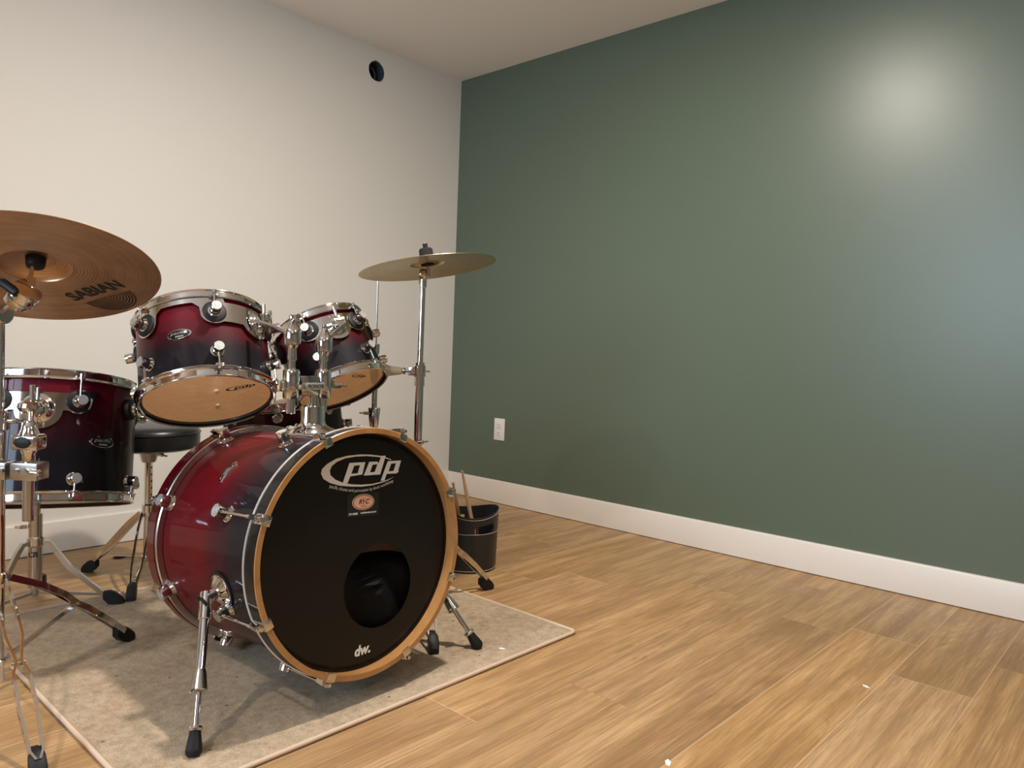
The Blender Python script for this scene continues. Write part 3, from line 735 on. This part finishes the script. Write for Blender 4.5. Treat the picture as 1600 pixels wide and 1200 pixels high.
arm(x1, .048, .226, (0, .0, .004), (-1.868, -1.302, .826), (-.3, -.9, .3))
arm(x2, .048, .211, (0, 0, .004), (-1.612, -1.298, .835), (.3, -.9, .3))

# ------------------------------------------------------------------ stands
def rubber_wedge(p, d, w=.013, h=.034):
    """tapered rubber tip at floor point p, d = outward horizontal direction of the leg"""
    d = Vector(d).normalized(); s_ = Vector((-d.y, d.x, 0)); z = Vector((0, 0, 1)); p = Vector(p); g = G(); vs = []
    secs = [(-.034, .022, .040, w*.72), (-.018, .006, .042, w*.9), (-.004, .0, .036, w), (.012, .0, .022, w), (.020, .002, .012, w*.8)]
    for a, z0, z1, ww_ in secs:
        for sy, zz in ((-1, z0), (-1, z1), (-.6, z1+.003), (.6, z1+.003), (1, z1), (1, z0)): vs.append(p+d*a+s_*ww_*sy+z*zz)
    k = 6; fs = [(i*k+j, i*k+(j+1) % k, (i+1)*k+(j+1) % k, (i+1)*k+j) for i in range(len(secs)-1) for j in range(k)]
    fs += [tuple(range(k)), tuple((len(secs)-1)*k+j for j in range(k))]
    return g.add(vs, fs)
def double_leg(parent, c, foot, ztop, prof, zlow, waist):
    """double braced leg: two parallel bars from the collar to the foot plus a lower brace to the pole"""
    c = Vector(c); foot = Vector(foot); d = (foot-c); d.z = 0; Rf = d.length; d.normalize(); s_ = Vector((-d.y, d.x, 0))
    g = G()
    for sy in (-1, 1):
        pts = [c+d*r*Rf+Vector((0, 0, z))+s_*sy*sp for r, z, sp in prof]
        g.ribbon(pts, .0135, .0045, s_)
    leg = part('leg', g, m_chrome, parent)
    r, z, sp = prof[waist]; q = c+d*r*Rf+Vector((0, 0, z))
    g = G().cyl(q-s_*.012, q+s_*.012, .0035, seg=10)
    part('rivet', g, m_satin, leg)
    part('rubber_foot', rubber_wedge(foot, d), m_rubber, leg)
    part('brace', G().ribbon([c+d*.016+Vector((0, 0, zlow)), q], .0115, .004, s_), m_chrome, parent)
def shift(parent): return None
def stand(name, base, feet, ztop, label, cat, group=None, prof=None, zlow=.075, zpole=None, rpole=.0125, fz=0.0):
    base = Vector(base); r_ = root(name, base, label, cat, group)
    zp = zpole or ztop+.25
    part('base_tube', G().cyl((0, 0, .045), (0, 0, zp), rpole, seg=24, bev=.001), m_chrome, r_)
    part('collar', G().cyl((0, 0, ztop-.016), (0, 0, ztop+.016), rpole+.007, seg=28, bev=.003), m_chrome, r_)
    part('brace_collar', G().cyl((0, 0, zlow-.008), (0, 0, zlow+.008), rpole+.005, seg=28, bev=.002), m_chrome, r_)
    for f in feet:
        f = Vector(f)-base
        double_leg(r_, (0, 0, 0), f, ztop, prof, zlow, 3)
    return r_
PROF = [(.06, .262, .010), (.27, .226, .013), (.44, .187, .014), (.56, .152, .004), (.62, .137, .013), (.78, .093, .014), (.96, .040, .010), (1.0, .030, .003)]
# near left cymbal stand
SB = Vector((-2.359, -1.150, 0)); third = (-2.685, -1.060, 0)
s1 = stand('cymbal_stand', SB, [(-2.047, -1.008, .0075), (-2.385, -1.515, 0), third], .262, 'chrome cymbal stand at left edge of the photo, nearest the camera', 'cymbal stand', 'cymbal stands', PROF, .085, .60)
part('upper_tube', G().cyl((0, 0, .58), (0, 0, .815), .0098, seg=20), m_chrome, s1)
part('height_clamp', G().cyl((0, 0, .575), (0, 0, .615), .018, seg=24, bev=.003), m_chrome, s1)
wing(s1, (.014, -.008, .595), (1, -.8, 0))
# its tilter and boom stub
tl = part('tilter', G().lathe([(0, -.014), (.017, -.013), (.020, -.009), (.020, .009), (.017, .013), (0, .014)], frame(Vector((-2.366, -1.190, .8145))-SB, (.30, -.95, .05)), 32)
    .cyl(Vector((-2.359, -1.150, .812))-SB, Vector((-2.366, -1.190, .8145))-SB, .009, seg=14).cyl(Vector((-2.366, -1.195, .818))-SB, Vector((-2.358, -1.285, .846))-SB, .0065, seg=14), m_satin, s1)
Cy1 = Vector((-2.323, -1.2494, .9126)); n1 = Vector((.148, .361, .921)).normalized()
tj = Vector((-2.3565, -1.2931, .8501)); jd = Vector((-.55, -.62, .56)).normalized()
g = G().lathe([(0, -.026), (.016, -.026), (.0235, -.021), (.0265, -.010), (.0265, .004), (.024, .008), (.024, .011), (.0265, .013), (.0255, .020), (.014, .025), (0, .025)], frame(tj-SB, Vector((.35, -.75, .55)), (1, 0, 0)), 32)
g.lathe([(.026, -.005), (.0285, -.004), (.0285, -.001), (.026, 0)], frame(tj-SB, Vector((.35, -.75, .55))), 32, closed=True)
g.box(.016, .034, .026, frame(tj+Vector((.012, .004, .020))-SB, n1, (1, 0, 0)), .003)
part('ratchet_joint', g, m_chrome, s1)
g = G().cyl(tj-SB, Vector(tj)-SB+(Cy1-n1*.028-tj)*.55, .0085, .0065, seg=16).cyl(tj-SB+(Cy1-n1*.028-tj)*.5, Cy1+n1*.045-SB, .0042, seg=12)
part('cymbal_rod', g, m_satin, s1)
g = G().tube([Vector((-2.366, -1.303, .850))-SB, Vector((-2.3777, -1.3215, .8563))-SB, Vector((-2.3913, -1.3054, .8712))-SB, Vector((-2.4048, -1.2755, .8733))-SB], [.007, .0085, .0085, .007], 12)
part('lever', g, m_rubber, s1)
sleeve = Cy1-n1*.030
part('cymbal_sleeve', G().lathe([(0, .026), (.011, .026), (.0160, .0285), (.0175, .034), (.0175, .0475), (.0, .0475)], frame(sleeve-SB, n1), 32), m_rubber, s1)
part('felt', G().lathe([(0, .040), (.018, .040), (.018, .052), (0, .052)], frame(sleeve-SB, n1), 28), m_felt, s1)

def cymbal(name, C_, n_, x_, R, bell_r, bell_h, drop, m, label, group=None):
    F = frame(C_, n_, x_); t = .0012
    def zt(r):
        if r < bell_r: return bell_h*math.sqrt(max(0, 1-(r/bell_r)**2))
        u_ = (r-bell_r)/(R-bell_r); return -drop*(u_**1.5)
    rs = [.0065]+[bell_r*k/10 for k in range(2, 10)]+[bell_r*.93, bell_r*.96, bell_r*.98, bell_r*.993, bell_r*1.0]+[bell_r+(R-bell_r)*k/26 for k in range(1, 27)]
    top = [(r, zt(r)) for r in rs]; bot = [(r, zt(r)-t) for r in rs]
    g = G().lathe(top+[(R+.0003, zt(R)-t/2)]+bot[::-1], None, 128, closed=True)
    o = part(name, g, m, None, F, ang=50); o['label'] = label; o['category'] = 'cymbal'
    if group: o['group'] = group
    return o, zt
c1, z1f = cymbal('crash_cymbal', Cy1, n1, (-.92526, .37933, 0), .2286, .066, .020, .013, m_cym_copper, 'large brown bronze cymbal with dark lettering, seen from below at left edge', 'cymbals')
b0 = Vector((-.0601, -.1395)); b1 = Vector((-.1543, -.0557)); bx = (b1-b0).normalized(); by = Vector((bx.y, -bx.x))
if by.dot(Vector((.0134, .030))) < 0: by = -by
def under(x, y, off=.0017):
    r = math.hypot(x, y); return (x, y, z1f(r)-off)
g = G(); Ls = (b1-b0).length
g.text('SABIAN', .046, None, 0, .0016, align='LEFT', depth=0, warp=lambda v: under(*(b0+bx*(v.x*.87)+by*v.y)))
cc = Vector((-.1197, -.1017))-by*.0045
for i in range(9):
    ra = .0075+i*.0061; off = 0
    vs = []; n = 30; w_ = .0009+.00010*i
    for k in range(n+1):
        a = PI*k/n
        for rr in (ra-w_, ra+w_):
            p = cc-by*(rr*math.sin(a))+bx*(rr*math.cos(a)); vs.append(under(p.x, p.y))
    g.add(vs, [(2*k, 2*k+1, 2*k+3, 2*k+2) for k in range(n)])
part('lettering', g, m_black_print, c1)

# right cymbal stand
Cy2 = Vector((-1.318, -1.282, 1.026)); n2 = Vector((-.075, .155, .985)).normalized()
B2 = Vector((-1.347, -1.297, 0))
s2 = stand('cymbal_stand', B2, [(-1.040, -1.310, 0), (-1.520, -1.583, .0075), (-1.500, -1.010, .0075)], .262, 'tall chrome cymbal stand behind the right side of the bass drum', 'cymbal stand', 'cymbal stands', PROF, .085, .70, .0120)
top2 = Vector((-1.331, -1.279, .985))-B2
part('upper_tube', G().cyl((.004, .006, .68), (top2.x, top2.y, top2.z), .0088, seg=20), m_chrome, s2)
part('height_clamp', G().cyl((.004, .006, .665), (.005, .007, .705), .0155, .0135, seg=24, bev=.002).cyl((.005, .007, .700), (.006, .008, .735), .014, seg=20, bev=.002), m_chrome, s2)
wing(s2, (-.006, -.008, .50), (.4, -1, .2), .012)
g = G().cyl(top2-Vector((0, 0, .030)), top2-Vector((0, 0, -.004)), .0115, seg=20, bev=.002)
g.lathe([(0, -.010), (.015, -.009), (.0165, -.005), (.0165, .005), (.015, .009), (0, .010)], frame(top2+Vector((-.003, -.002, .008)), (.7, -.7, 0)), 28)
g.cyl(top2+Vector((0, 0, .006)), top2+Vector((.018, -.004, .012)), .007, seg=14, bev=.001)
part('tilter', g, m_chrome, s2)
q2 = Cy2-B2
part('cymbal_rod', G().cyl(top2+Vector((.014, -.003, .004)), q2-n2*.012, .009, .0062, seg=16).cyl(q2-n2*.016, q2+n2*.062, .0036, seg=12), m_satin, s2)
part('felt', G().lathe([(0, .020), (.021, .020), (.0205, .030), (.020, .042), (.0165, .046), (0, .046)], frame(q2, n2), 28).lathe([(.004, .0), (.020, .0), (.0195, .004), (.004, .004)], frame(q2-n2*.004, n2), 28, closed=True), m_felt, s2)
part('wing_nut', G().cyl(q2+n2*.046, q2+n2*.060, .0075, seg=12, bev=.001).box(.020, .004, .010, frame(q2+n2*.055, n2), .001), m_felt, s2)
c2, _ = cymbal('crash_cymbal', Cy2, n2, (-.9113, -.4118, 0), .2030, .052, .018, .012, m_cym_gold, 'golden cymbal seen nearly edge on, on the tall stand before the wall corner', 'cymbals')

# bell clamped sideways on the right stand
pb = Vector((-1.342, -1.290, .709)); db = Vector((-.60, .74, -.02)).normalized()
bl = root('cowbell', pb, 'pale cream flared bell clamped sideways to the right cymbal stand', 'bell')
Fb = frame(Vector((0, 0, 0)), db)
part('bell', G().lathe([(.0, .052), (.008, .052), (.0105, .056), (.0145, .085), (.021, .110), (.031, .128), (.040, .138), (.0385, .138), (.029, .126), (.019, .108), (.012, .085), (.009, .060), (0, .058)], Fb, 36), m_cream_bell, bl)
part('clamp_rod', G().cyl(Fb @ Vector((0, 0, .010)), Fb @ Vector((0, 0, .055)), .0042, seg=12).lathe([(.004, .043), (.010, .043), (.010, .048), (.004, .048)], Fb, 20, closed=True), m_satin, bl)
part('pole_clamp', G().box(.026, .026, .030, Fb @ T(0, 0, .018), .004).cyl((0, 0, -.018), (0, 0, .018), .0175, seg=24, bev=.003).cyl(Fb @ Vector((0, 0, -.030)), Fb @ Vector((0, 0, 0)), .0028, seg=10), m_chrome, bl)

# hi-hat stand without cymbals
B3 = Vector((-1.286, -1.006, 0))
hh = stand('hi_hat_stand', B3, [(-1.02, -.95, 0), (-1.36, -1.27, .0075), (-1.33, -.74, .0075)], .24, 'bare chrome hi-hat stand with thin upright rod and no cymbals', 'hi-hat stand', None, [(a, b*.92, c) for a, b, c in PROF], .08, .57, .0125)
part('upper_tube', G().cyl((0, 0, .56), (0, 0, .765), .0090, seg=20), m_chrome, hh)
part('height_clamp', G().tube([(0, 0, .515), (0, 0, .525), (0, 0, .575), (0, 0, .578)], [.0140, .0155, .0205, .019], 24), m_chrome, hh)
wing(hh, (-.016, .006, .560), (-.9, .6, 0), .010)
part('pull_rod', G().cyl((0, 0, .76), (0, 0, 1.003), .0030, seg=10), m_satin, hh)
part('seat_cup', G().cyl((0, 0, .752), (0, 0, .785), .0115, .0125, seg=20, bev=.002), m_chrome, hh)
part('pedal', G().box(.075, .27, .008, T(-.02, .17, .030) @ RX(.13), .003), m_satin, hh)

# snare stand behind the floor tom and one under the snare
def simple_stand(base, feet, zc, zpole, label, name='snare_stand', group=None, basket=None, logo=None, fz=0):
    base = Vector(base); r_ = root(name, base, label, 'drum stand', group)
    part('base_tube', G().cyl((0, 0, .06), (0, 0, zpole), .0195*.9, seg=24, bev=.001), m_satin, r_)
    part('collar', G().cyl((0, 0, zc-.012), (0, 0, zc+.016), .0215, seg=28, bev=.003), m_chrome, r_)
    for f in feet:
        f = Vector(f)-base; d = Vector((f.x, f.y, 0)); Rf = d.length; d.normalize(); s_ = Vector((-d.y, d.x, 0))
        pts = [d*.018+Vector((0, 0, zc)), d*.036+Vector((0, 0, zc-.002)), d*.050+Vector((0, 0, zc-.022)), d*(Rf*.42)+Vector((0, 0, zc*.60)), d*(Rf-.022)+Vector((0, 0, f.z+.024))]
        lg = part('leg', G().ribbon(pts, [.010, .012, .013, .013, .012], .012, s_), m_satin, r_)
        part('rubber_foot', rubber_wedge(f, d), m_rubber, lg)
        part('brace', G().ribbon([d*.006+Vector((0, 0, .045)), d*(Rf-.035)+Vector((0, 0, f.z+.034))], .0085, .004, s_), m_satin, r_)
    part('pivot', G().cyl((0, 0, .035), (0, 0, .062), .010, seg=16, bev=.002), m_satin, r_)
    if basket:
        hc, rad, tilt, dx, dy = basket
        part('upper_tube', G().cyl((0, 0, zpole-.02), (dx*.5, dy*.5, hc-.05), .0105, seg=18), m_chrome, r_)
        c_ = Vector((dx, dy, hc-.022))
        Fk = frame(c_, tilt)
        part('tilter', G().lathe([(0, -.012), (.016, -.011), (.018, 0), (.016, .011), (0, .012)], frame(Vector((dx*.5, dy*.5, hc-.045)), (1, 0, 0)), 24).cyl(Vector((dx*.5, dy*.5, hc-.045)), c_, .008, seg=12), m_chrome, r_)
        for k in range(3):
            a = 2*PI*k/3+.6; e = Vector((math.cos(a), math.sin(a), 0))
            am = part('basket_arm', G().tube([Fk @ Vector((0, 0, 0)), Fk @ (e*rad*.85), Fk @ (e*(rad+.004)+Vector((0, 0, .004))), Fk @ (e*(rad+.010)+Vector((0, 0, .034)))], .0048, 10), m_chrome, r_)
            part('grip', G().cyl(Fk @ (e*(rad+.006)+Vector((0, 0, .010))), Fk @ (e*(rad+.010)+Vector((0, 0, .036))), .007, seg=12, bev=.002), m_rubber, am)
    w1 = wing(r_, (-.018, .006, zc+.045), (-1, .3, 0), .012)
    if logo:
        g = G(); 
        def wr(v): th_ = math.radians(-128)+v.x/.0180; return (.0180*math.cos(th_), .0180*math.sin(th_), zc-.040+v.y)
        g.text('CB', .021, None, 0, .0007, depth=0, warp=wr); part('stand_lettering', g, m_black_print, r_)
    return r_
simple_stand((-2.132, -.580, 0), [(-1.958, -.703, .0), (-2.31, -.64, .0), (-2.06, -.385, 0)], .190, .27, 'chrome tripod drum stand with wide tube standing behind the floor tom', group='drum stands', basket=None, logo=True)
t5 = [o for o in bpy.data.objects if o.name == 'snare_stand'][0]
part('upper_tube', G().cyl((0, 0, .26), (-.006, -.03, .318), .012, seg=18), m_chrome, t5)
simple_stand((-1.520, -.875, 0), [(-1.42, -.68, .0075), (-1.36, -1.05, .0075), (-1.70, -.79, .0075)], .18, .30, 'chrome snare stand hidden under the snare drum behind the bass drum', group='drum stands', basket=(.462, .182, (-.14, .02, .99), 0, 0))

# clamp arm carrying the floor tom
ca = root('tom_clamp', (-2.318, -1.200, .494), 'chrome multi clamp and ball arm holding the floor tom to the left stand', 'drum mount')
o0 = Vector((-2.318, -1.200, .494)); px_ = Vector((.672, -.740, .0376)); fw_ = Vector((.741, .671, -.044))
Fc = Matrix((px_, fw_.cross(px_)*-1, Vector((0, 0, 1)))).transposed().to_4x4()
Fc = frame((0, 0, 0), (0, 0, 1), px_)
part('vertical_tube', G().cyl((0, 0, -.104), (0, 0, .04), .0112, seg=24, bev=.001).lathe([(.0085, -.1045), (.011, -.1045)], None, 24), m_satin, ca)
blk = part('clamp_block', G().box(.056, .042, .036, Fc @ T(.002, 0, 0), .003).box(.042, .040, .036, Fc @ T(-.057, 0, -.001), .003), m_satin, ca)
part('bolt', G().cyl(Fc @ Vector((-.012, -.020, .001)), Fc @ Vector((-.012, -.027, .001)), .0058, seg=14, bev=.001).cyl(Fc @ Vector((-.042, -.018, .001)), Fc @ Vector((-.042, -.028, .001)), .0062, seg=14, bev=.001), m_chrome, blk)
part('lever', G().tube([Fc @ Vector((.008, -.024, .006)), Fc @ Vector((.020, -.029, .002)), Fc @ Vector((.034, -.026, 0))], [.003, .0042, .0055], 12).cyl(Fc @ Vector((.033, -.030, 0)), Fc @ Vector((.033, -.018, 0)), .0065, seg=14, bev=.001), m_chrome, blk)
# ball housing with a dark oval knob
g = G().tube([(0, 0, .020), (0, 0, .034), (0, 0, .044), (0, 0, .050)], [.012, .0125, .017, .019], 24)
g.box(.056, .040, .034, Fc @ T(0, 0, .060), .009, seg=3).tube([(0, 0, .074), (0, 0, .086), (0, 0, .098), (0, 0, .104)], [.021, .016, .0135, .009], 24)
hs_ = part('ball_housing', g, m_chrome, ca)
g = G(); 
g.lathe([(0, .004), (.011, .0035), (.0165, .0015), (.0185, -.002)], Fc @ T(-.001, -.0205, .060) @ RX(PI/2) @ Matrix.Diagonal((1, .66, 1, 1)), 36)
part('knob', g, m_rubber, hs_)
tb_ = Vector((-2.2335, -.9475, .612))-o0   # bracket on the floor tom
pA = Vector((.004, .004, .098))
part('mount_rod', G().tube([pA, Vector((.006, .010, .118)), Vector((.012, .030, .126)), Vector((.030, .10, .127)), tb_+Vector((0, -.030, .004)), tb_], .0060, 14), m_chrome, ca)
g = G().lathe([(0, -.012), (.020, -.011), (.026, -.004), (.026, .004), (.020, .011), (0, .012)], frame(Vector((.012, .032, .128)), (.2, .1, 1), (1, 0, 0)), 32)
part('swivel_disc', g, m_chrome, ca)
part('upright_key', G().cyl((.013, .028, .12), (.013, .028, .176), .0048, .0052, seg=14, bev=.001), m_satin, ca)

# throne
B4 = Vector((-1.796, -.512, 0))
tr = root('drum_throne', B4, 'round black padded drum throne with chrome tripod behind the toms', 'stool')
SZ = .425
part('seat', G().lathe([(0, 0), (.135, 0), (.148, .006), (.152, .018), (.152, .050), (.150, .060), (.140, .071), (.115, .076), (0, .079)], T(0, 0, SZ), 64), m_vinyl, tr)
part('piping', G().lathe([(.1520+.0025*math.cos(2*PI*k/8), .0535+.0025*math.sin(2*PI*k/8)) for k in range(8)], T(0, 0, SZ), 64, closed=True), m_vinyl, [o for o in tr.children if o.name.startswith('seat')][0])
part('seat_clamp', G().tube([(0, 0, SZ-.045), (0, 0, SZ-.040), (0, 0, SZ-.006), (0, 0, SZ)], [.020, .0225, .032, .034], 24), m_satin, tr)
wing(tr, (.024, -.010, SZ-.020), (1, -.5, -.3), .012)
g = G().cyl((0, 0, .06), (0, 0, SZ-.03), .0125, seg=24)
part('pole', g, m_chrome, tr)
part('collar', G().cyl((0, 0, .205), (0, 0, .245), .0195, seg=24, bev=.003), m_chrome, tr)
part('brace_collar', G().cyl((0, 0, .060), (0, 0, .076), .017, seg=24, bev=.002), m_chrome, tr)
g = G()
for k in range(6): g.lathe([(0, .0128), (.0032, .0128)], frame((0, 0, .275+k*.022), (.4, -.9, 0)) , 12)
part('height_holes', g, m_slot, tr)
PT = [(.09, .216, .012), (.28, .178, .016), (.45, .138, .016), (.60, .103, .015), (.70, .081, .014), (.85, .050, .009), (.96, .030, .004), (1.0, .026, .003)]
for f in ((-1.905, -.318, 0), (-1.917, -.702, .0075), (-1.575, -.505, 0)):
    double_leg(tr, (0, 0, 0), Vector(f)-B4, .216, PT, .068, 5)

# stick bucket and drumsticks
BC = Vector((-.905, -1.082, 0)); BR = .104
bk = root('stick_bucket', BC, 'black leather look bucket with pale stitching beside the bass drum', 'bucket')
def bucket():
    g = G(); n = 96; zs = 26; vs = []; fs = []; hole = set()
    d0 = math.atan2(-.74, .67)   # direction (towards the right of the photo)
    def top(a): return .207+.011*math.cos(2*(a-d0-.25))
    r_of = lambda z: BR-.006+.006*z/.2
    for t in (0, 1):
        for i in range(zs+1):
            for k in range(n):
                a = 2*PI*k/n; z = .001+(top(a)-.001)*i/zs; r = r_of(z)-(.003 if t else 0); vs.append((r*math.cos(a), r*math.sin(a), z))
    N_ = (zs+1)*n
    def cut(i, k):
        a = 2*PI*(k+.5)/n; q_ = (i+.5)/zs
        for c_ in (d0-.95, d0-.95+PI):
            da = ((a-c_+PI) % (2*PI))-PI
            w2 = .041 if .735 < q_ < .81 else .036
            if abs(da)*BR < w2 and .695 < q_ < .845: return True
        return False
    for i in range(zs):
        for k in range(n):
            if cut(i, k): hole.add((i, k)); continue
            q = (i*n+k, i*n+(k+1) % n, (i+1)*n+(k+1) % n, (i+1)*n+k); fs.append(q); fs.append(tuple(N_+j for j in q[::-1]))
    for (i, k) in hole:
        for (di, dk, e) in ((-1, 0, (i*n+k, i*n+(k+1) % n)), (1, 0, ((i+1)*n+k, (i+1)*n+(k+1) % n)), (0, -1, (i*n+k, (i+1)*n+k)), (0, 1, (i*n+(k+1) % n, (i+1)*n+(k+1) % n))):
            if (i+di, (k+dk) % n) not in hole: fs.append((e[0], e[1], N_+e[1], N_+e[0]))
    for k in range(n): fs.append((zs*n+k, zs*n+(k+1) % n, N_+zs*n+(k+1) % n, N_+zs*n+k))
    g.add(vs, fs); g.lathe([(0, .002), (BR-.006, .002)], None, n); return g, top
g, btop = bucket(); bkt = part('body', g, m_vinyl, bk)
def stitch(zf, w_=.0007):
    g = G(); n = 96; pts = []
    for k in range(n+1):
        a = 2*PI*k/n; z = zf(a); r = BR-.006+.006*z/.2+.0006; pts.append((r*math.cos(a), r*math.sin(a), z))
    return g.tube(pts, w_, 6, cap=False)
m_thread = mat('pale thread', (.55, .50, .44), .7)
for zf in (lambda a: btop(a)-.008, lambda a: .138, lambda a: .008): part('stitching', stitch(zf), m_thread, bk)
def stick(p0, p1, label):
    p0 = Vector(p0); p1 = Vector(p1); F = frame(p0, p1-p0); L_ = (p1-p0).length
    g = G().lathe([(0, 0), (.005, .0005), (.007, .004), (.0073, .03), (.0073, L_-.10), (.0042, L_-.025), (.0032, L_-.013), (.0045, L_-.010), (.0052, L_-.005), (.004, L_-.001), (0, L_)], None, 20)
    o = part('drumstick', g, m_stick, None, F); o['label'] = label; o['category'] = 'drumstick'; o['group'] = 'drumsticks in the bucket'; return o
stick((-.885, -1.125, .008), (-.955, -1.085, .352), 'tall drumstick standing with its tip up against the white baseboard')
stick((-.873, -1.04, .008), (-1.006, -1.095, .315), 'drumstick leaning left in the bucket, half behind the bass drum hoop')
stick((-.87, -1.085, .008), (-.922, -1.140, .172), 'short pale drumstick whose end shows through the bucket handle slot')

# bits on the floor
for p, s_, lb in (((-.88, -2.431, 0), .010, 'tiny white paint chip on the oak floor, right of centre'), ((-1.532, -2.271, 0), .012, 'tiny white paint chip on the floor at bottom edge of the photo'), ((-1.377, -1.689, RT), .009, 'tiny white paper scrap on the rug by the right spur foot')):
    g = G().flat([[(-s_, -s_*.35), (s_*.2, -s_*.5), (s_, s_*.1), (s_*.3, s_*.5), (-s_*.8, s_*.25)]], .0015, .0012, T(*p) @ RZ(random.uniform(0, 3)))
    o = part('paint_chip', g, m_scrap); o['label'] = lb; o['category'] = 'debris'; o['group'] = 'white chips on the floor'
